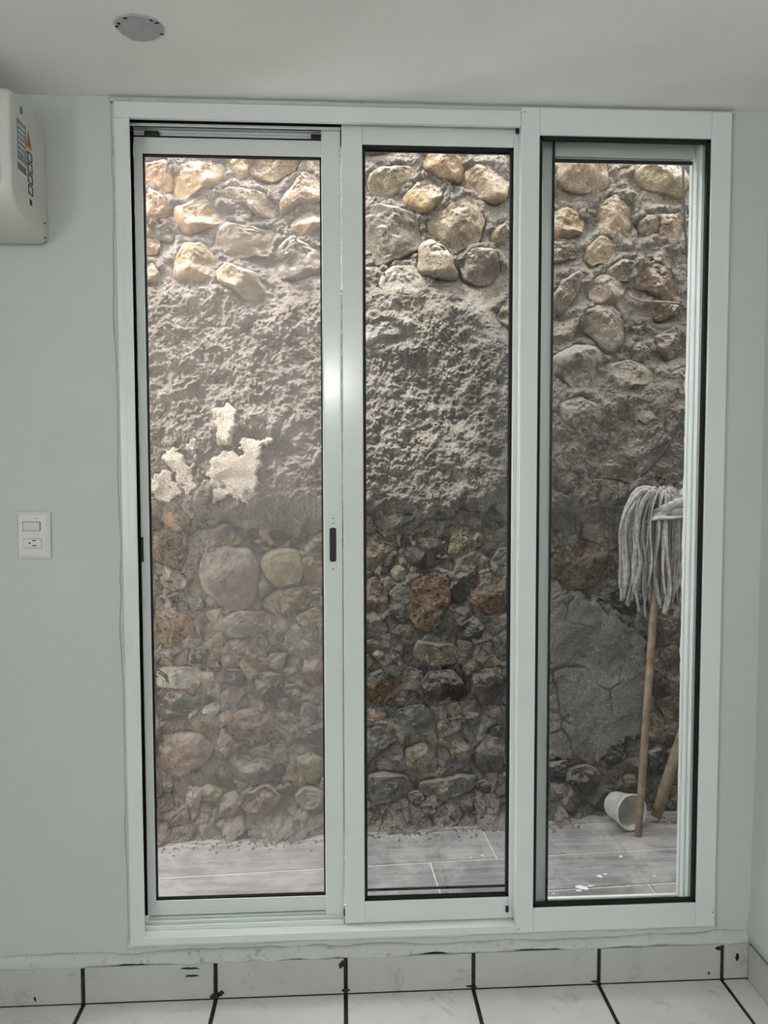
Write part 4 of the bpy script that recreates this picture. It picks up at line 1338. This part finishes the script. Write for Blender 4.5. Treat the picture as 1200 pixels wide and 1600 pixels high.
# ------------------------------------------------------------------ outside: paving of the passage
SL = 0.055
pv = empty('floor_outside', (.2, .4, ZG), 'grey wood-look paving tiles with pale joints in the passage', 'paving', 'structure')
v = []
box('bedding', -3.4, 2.8, WT - .02, .98, ZG - .12, ZG - .0035, 'pale_grout', pv, 0)
plk = {}
def plank_row(y_at0, joint, L, w=.20):
    s = joint - L * 4
    rot = math.atan(SL)
    while s < 2.8:
        a, b = max(s, -3.3), min(s + L, 2.7)
        s += L
        if b - a < .06:
            continue
        ln = round(b - a - .004, 3)
        me = plk.get((ln, w))
        if me is None:
            me = plk[(ln, w)] = tile_mesh('plank', ln, w - .0045, .01, 'grey_wood_tile')
        xm = (a + b) / 2
        place('plank', me, (xm, y_at0 + SL * xm + w / 2, ZG), pv, (0, 0, rot))
plank_row(.446 + .205, .49 - 1.2, 1.2)
plank_row(.446, .49, 1.2)
plank_row(.446 - .205, .28, 1.2)
plank_row(.446 - .41, .93, 1.2)

# courtyard paving past the house corner, and the end wall of the passage
cy = box('floor_courtyard', -7.0, XL - .16, -3.5, .50, ZG - .12, ZG - .001, 'pale_grout', None, 0)
tag(cy, 'pale paved courtyard past the house corner', 'paving', 'structure')
ew = box('wall_passage_end', 2.72, 2.86, WT, .92, ZG - .1, 2.5, 'cream_stucco', None, 0)
tag(ew, 'cream stucco wall closing the end of the passage', 'wall', 'structure')

def wall_lamp():
    e = empty('wall_lamp', (-.095, YR, 1.98), 'small round lamp on the wall across the room', 'lamp')
    bm = bmesh.new()
    bmesh.ops.create_cone(bm, cap_ends=True, segments=24, radius1=.06, radius2=.05, depth=.02, matrix=Matrix.Translation((-.095, YR + .011, 1.98)) @ Matrix.Rotation(math.radians(-90), 4, 'X'))
    bm_obj('base', bm, 'white_aluminium', e)
    bm = bmesh.new()
    bmesh.ops.create_cone(bm, cap_ends=True, segments=16, radius1=.02, radius2=.02, depth=.05, matrix=Matrix.Translation((-.095, YR + .045, 1.98)) @ Matrix.Rotation(math.radians(-90), 4, 'X'))
    bm_obj('socket', bm, 'white_aluminium', e)
    l = bpy.data.lights.new('bulb', 'POINT')
    l.energy = 22.0
    l.shadow_soft_size = .035
    l.color = (1.0, .98, .95)
    lo = bpy.data.objects.new('bulb', l)
    C.objects.link(lo)
    lo.parent = e
    lo.location = (0, .12, 0)
wall_lamp()

# ------------------------------------------------------------------ outside: things in the passage
def mop():
    b = Vector((1.012, .592, ZG + .001)); tpt = Vector((1.105, .672, 1.252))
    e = empty('mop', tuple(b), 'upturned string mop with grey cloth strands leaning on the rubble wall', 'mop')
    ax = tpt - b
    path = [b + ax * (i / 12) for i in range(13)]
    tube('handle', path, [.0125] * 12 + [.011], 'wood_handle', e, 12)
    top = tpt
    box('clamp', top.x - .036, top.x + .036, top.y - .010, top.y + .010, top.z - .03, top.z - .002, 'weathered_wood', e, .005)
    q = random.Random(3)
    nst = 58
    for i in range(nst):
        f = i / (nst - 1)
        # strands fall in two bunches with a dark parting between them
        side = -1 if i % 3 else 1
        off = q.uniform(-.12, 1) if side < 0 else q.uniform(.30, 1)
        front = q.uniform(-1.2, .5)
        x_end = top.x + (-.145 * off if side < 0 else .085 * off) + q.uniform(-.006, .006)
        y_end = top.y - .006 + .040 * front
        ln = q.uniform(.30, .40) - (.05 * off if side < 0 else .03)
        if q.random() < .12:
            ln += .06
        arch = q.uniform(.020, .050)
        st = top + Vector((q.uniform(-.03, .03), q.uniform(-.010, .006), -.004))
        sh = Vector((top.x + (x_end - top.x) * .50, top.y + (y_end - top.y) * .8, top.z + arch))
        sh2 = Vector((top.x + (x_end - top.x) * .90, y_end, top.z + arch * .2 - .03))
        w1 = Vector((x_end + q.uniform(-.010, .010), y_end + q.uniform(-.010, .010), top.z - ln * .35))
        w2 = Vector((x_end + q.uniform(-.014, .012), y_end + q.uniform(-.010, .010), top.z - ln * .7))
        en = Vector((x_end + q.uniform(-.020, .012), y_end + q.uniform(-.012, .012), top.z - ln))
        pth = spline([st, sh, sh2, w1, w2, en], 22)
        w0 = q.uniform(.0085, .0150)
        sq = [(w0 * (.75 + .25 * math.sin(k * .9 + i)) * (1 - .2 * (k / 21) ** 8), .0030 + .0012 * math.sin(k * 1.3 + i * 2)) for k in range(22)]
        tube('strand', pth, 0, 'mop_cloth', e, 8, sq)
    # strand bundle wound round the head
    for k in range(3):
        pts = []
        for j in range(17):
            a = -2.4 + j / 16 * 4.6
            pts.append(top + Vector((.062 * math.sin(a) * (1 + .1 * k) + .015, -.047 * math.cos(a) - .004 * k, -.018 - .026 * k + .020 * math.sin(a * 1.3 + k) + .03 * max(0, math.sin(a)))))
        tube('wrapped_strand', spline(pts, 36), 0, 'mop_cloth', e, 8, [(.016, .0065 + .001 * math.sin(j)) for j in range(36)])
    for k in range(2):
        pts = [top + Vector((-.02 + .03 * k, -.05, -.03)), top + Vector((.04, -.056, -.004 - .03 * k)), top + Vector((.09, -.040, .004 - .035 * k)), top + Vector((.13, -.015, -.012 - .035 * k))]
        tube('wrapped_strand', spline(pts, 22), 0, 'mop_cloth', e, 8, [(.017, .008)] * 22)
mop()

def stick():
    e = tube('wooden_stick', [(1.116, .690, ZG + .02), (1.158, .700, .25), (1.235, .720, .46), (1.33, .745, .70)], [.019, .019, .017, .015], 'weathered_wood', None, 10)
    tag(e, 'short weathered wooden stick propped in the corner behind the mop handle', 'stick')
stick()

def tub():
    # tapering tub on its side: closed end against the rubble, mouth towards the mop handle
    c0 = Vector((.974, .728, ZG + .0545)); c1 = Vector((1.003, .632, ZG + .066))
    e = empty('plastic_tub', (c0.x, c0.y, ZG), 'empty white plastic tub lying on its side by the mop handle', 'tub')
    ax = (c1 - c0).normalized()
    up = Vector((0, 0, 1)); sd = ax.cross(up).normalized(); up = sd.cross(ax)
    L = (c1 - c0).length
    prof = [(.0, .0), (.035, .0), (.044, .004), (.047, .012), (.0585, L - .004), (.061, L - .003), (.061, L + .003), (.058, L + .003), (.0555, L - .006), (.0445, .016), (.040, .008), (.0, .006)]
    seg = 40
    v, f = [], []
    for r, s in prof:
        for k in range(seg):
            a = 2 * math.pi * k / seg
            v.append(tuple(c0 + ax * s + (sd * math.cos(a) + up * math.sin(a)) * max(r, .0004)))
    for i in range(len(prof) - 1):
        for k in range(seg):
            k2 = (k + 1) % seg
            f.append((i * seg + k, i * seg + k2, (i + 1) * seg + k2, (i + 1) * seg + k))
    mesh_obj('shell', v, f, 'white_tub', e, smooth=True)
    rim = [c1 + ax * .0 + (sd * math.cos(a) + up * math.sin(a)) * .0605 for a in np.linspace(0, 2 * math.pi, 41)]
    tube('rim', rim, .003, 'white_tub', e, 8)
tub()

def cables():
    p = [(1.178, .715, 2.55), (1.176, .705, 2.44), (1.182, .700, 2.26), (1.200, .700, 2.06), (1.235, .705, 1.85), (1.228, .70, 1.66), (1.190, .70, 1.55), (1.130, .705, 1.428), (1.048, .712, 1.338)]
    o = tube('cable', spline(p, 60), .0042, 'cable_black', None, 8)
    tag(o, 'thin black cable hanging down the rubble wall', 'cable')
    p = [(1.165, .690, 1.938), (1.14, .690, 1.940), (1.106, .690, 1.942), (1.038, .692, 1.945), (1.002, .700, 1.960), (1.010, .735, 1.980)]
    o = tube('steel_rod', spline(p, 40), .0042, 'steel_wire', None, 8)
    tag(o, 'bent rusty steel rod sticking out of the rubble wall', 'rod')
cables()
o = tube('iron_rod', [(-.655, .628, ZG + .006), (-.585, .72, ZG + .012)], .006, 'cable_black', None, 8)
tag(o, 'short dark iron rod lying on the paving by the rubble wall', 'rod')

# spilled paint and crumbs of mortar on the paving
for i, (x, y, rx, ry) in enumerate([(.715, .278, .020, .014), (.700, .262, .008, .006), (.745, .285, .012, .004), (.79, .338, .010, .007), (.812, .35, .007, .004), (.90, .455, .006, .006),
                                    (.96, .33, .004, .003), (.86, .28, .004, .003), (.62, .25, .006, .003), (.45, .49, .005, .004), (.41, .475, .003, .003)]):
    blob('paint_splash', (x, y, ZG + .0002), rx, ry, 'spilled_paint', pv, axis='z', th=.0018, seed=50 + i)
def crumbs():
    q = random.Random(9)
    bm = bmesh.new()
    for i in range(420):
        x = q.uniform(-.75, 1.35)
        y = wall_y(x) - .085 - abs(q.gauss(0, .035))
        if .86 < x < 1.12:
            continue
        r = q.uniform(.0015, .0065)
        m = Matrix.Translation((x, y, ZG + r * .4)) @ Matrix.Rotation(q.uniform(0, 6), 4, (q.random(), q.random(), q.random() + .1)) @ Matrix.Diagonal((r, r * q.uniform(.6, 1), r * q.uniform(.5, .9), 1))
        bmesh.ops.create_icosphere(bm, subdivisions=1, radius=1, matrix=m)
    o = bm_obj('mortar_crumbs', bm, 'mortar')
    tag(o, 'loose crumbs of fallen mortar along the foot of the rubble wall', 'debris', 'stuff')
crumbs()
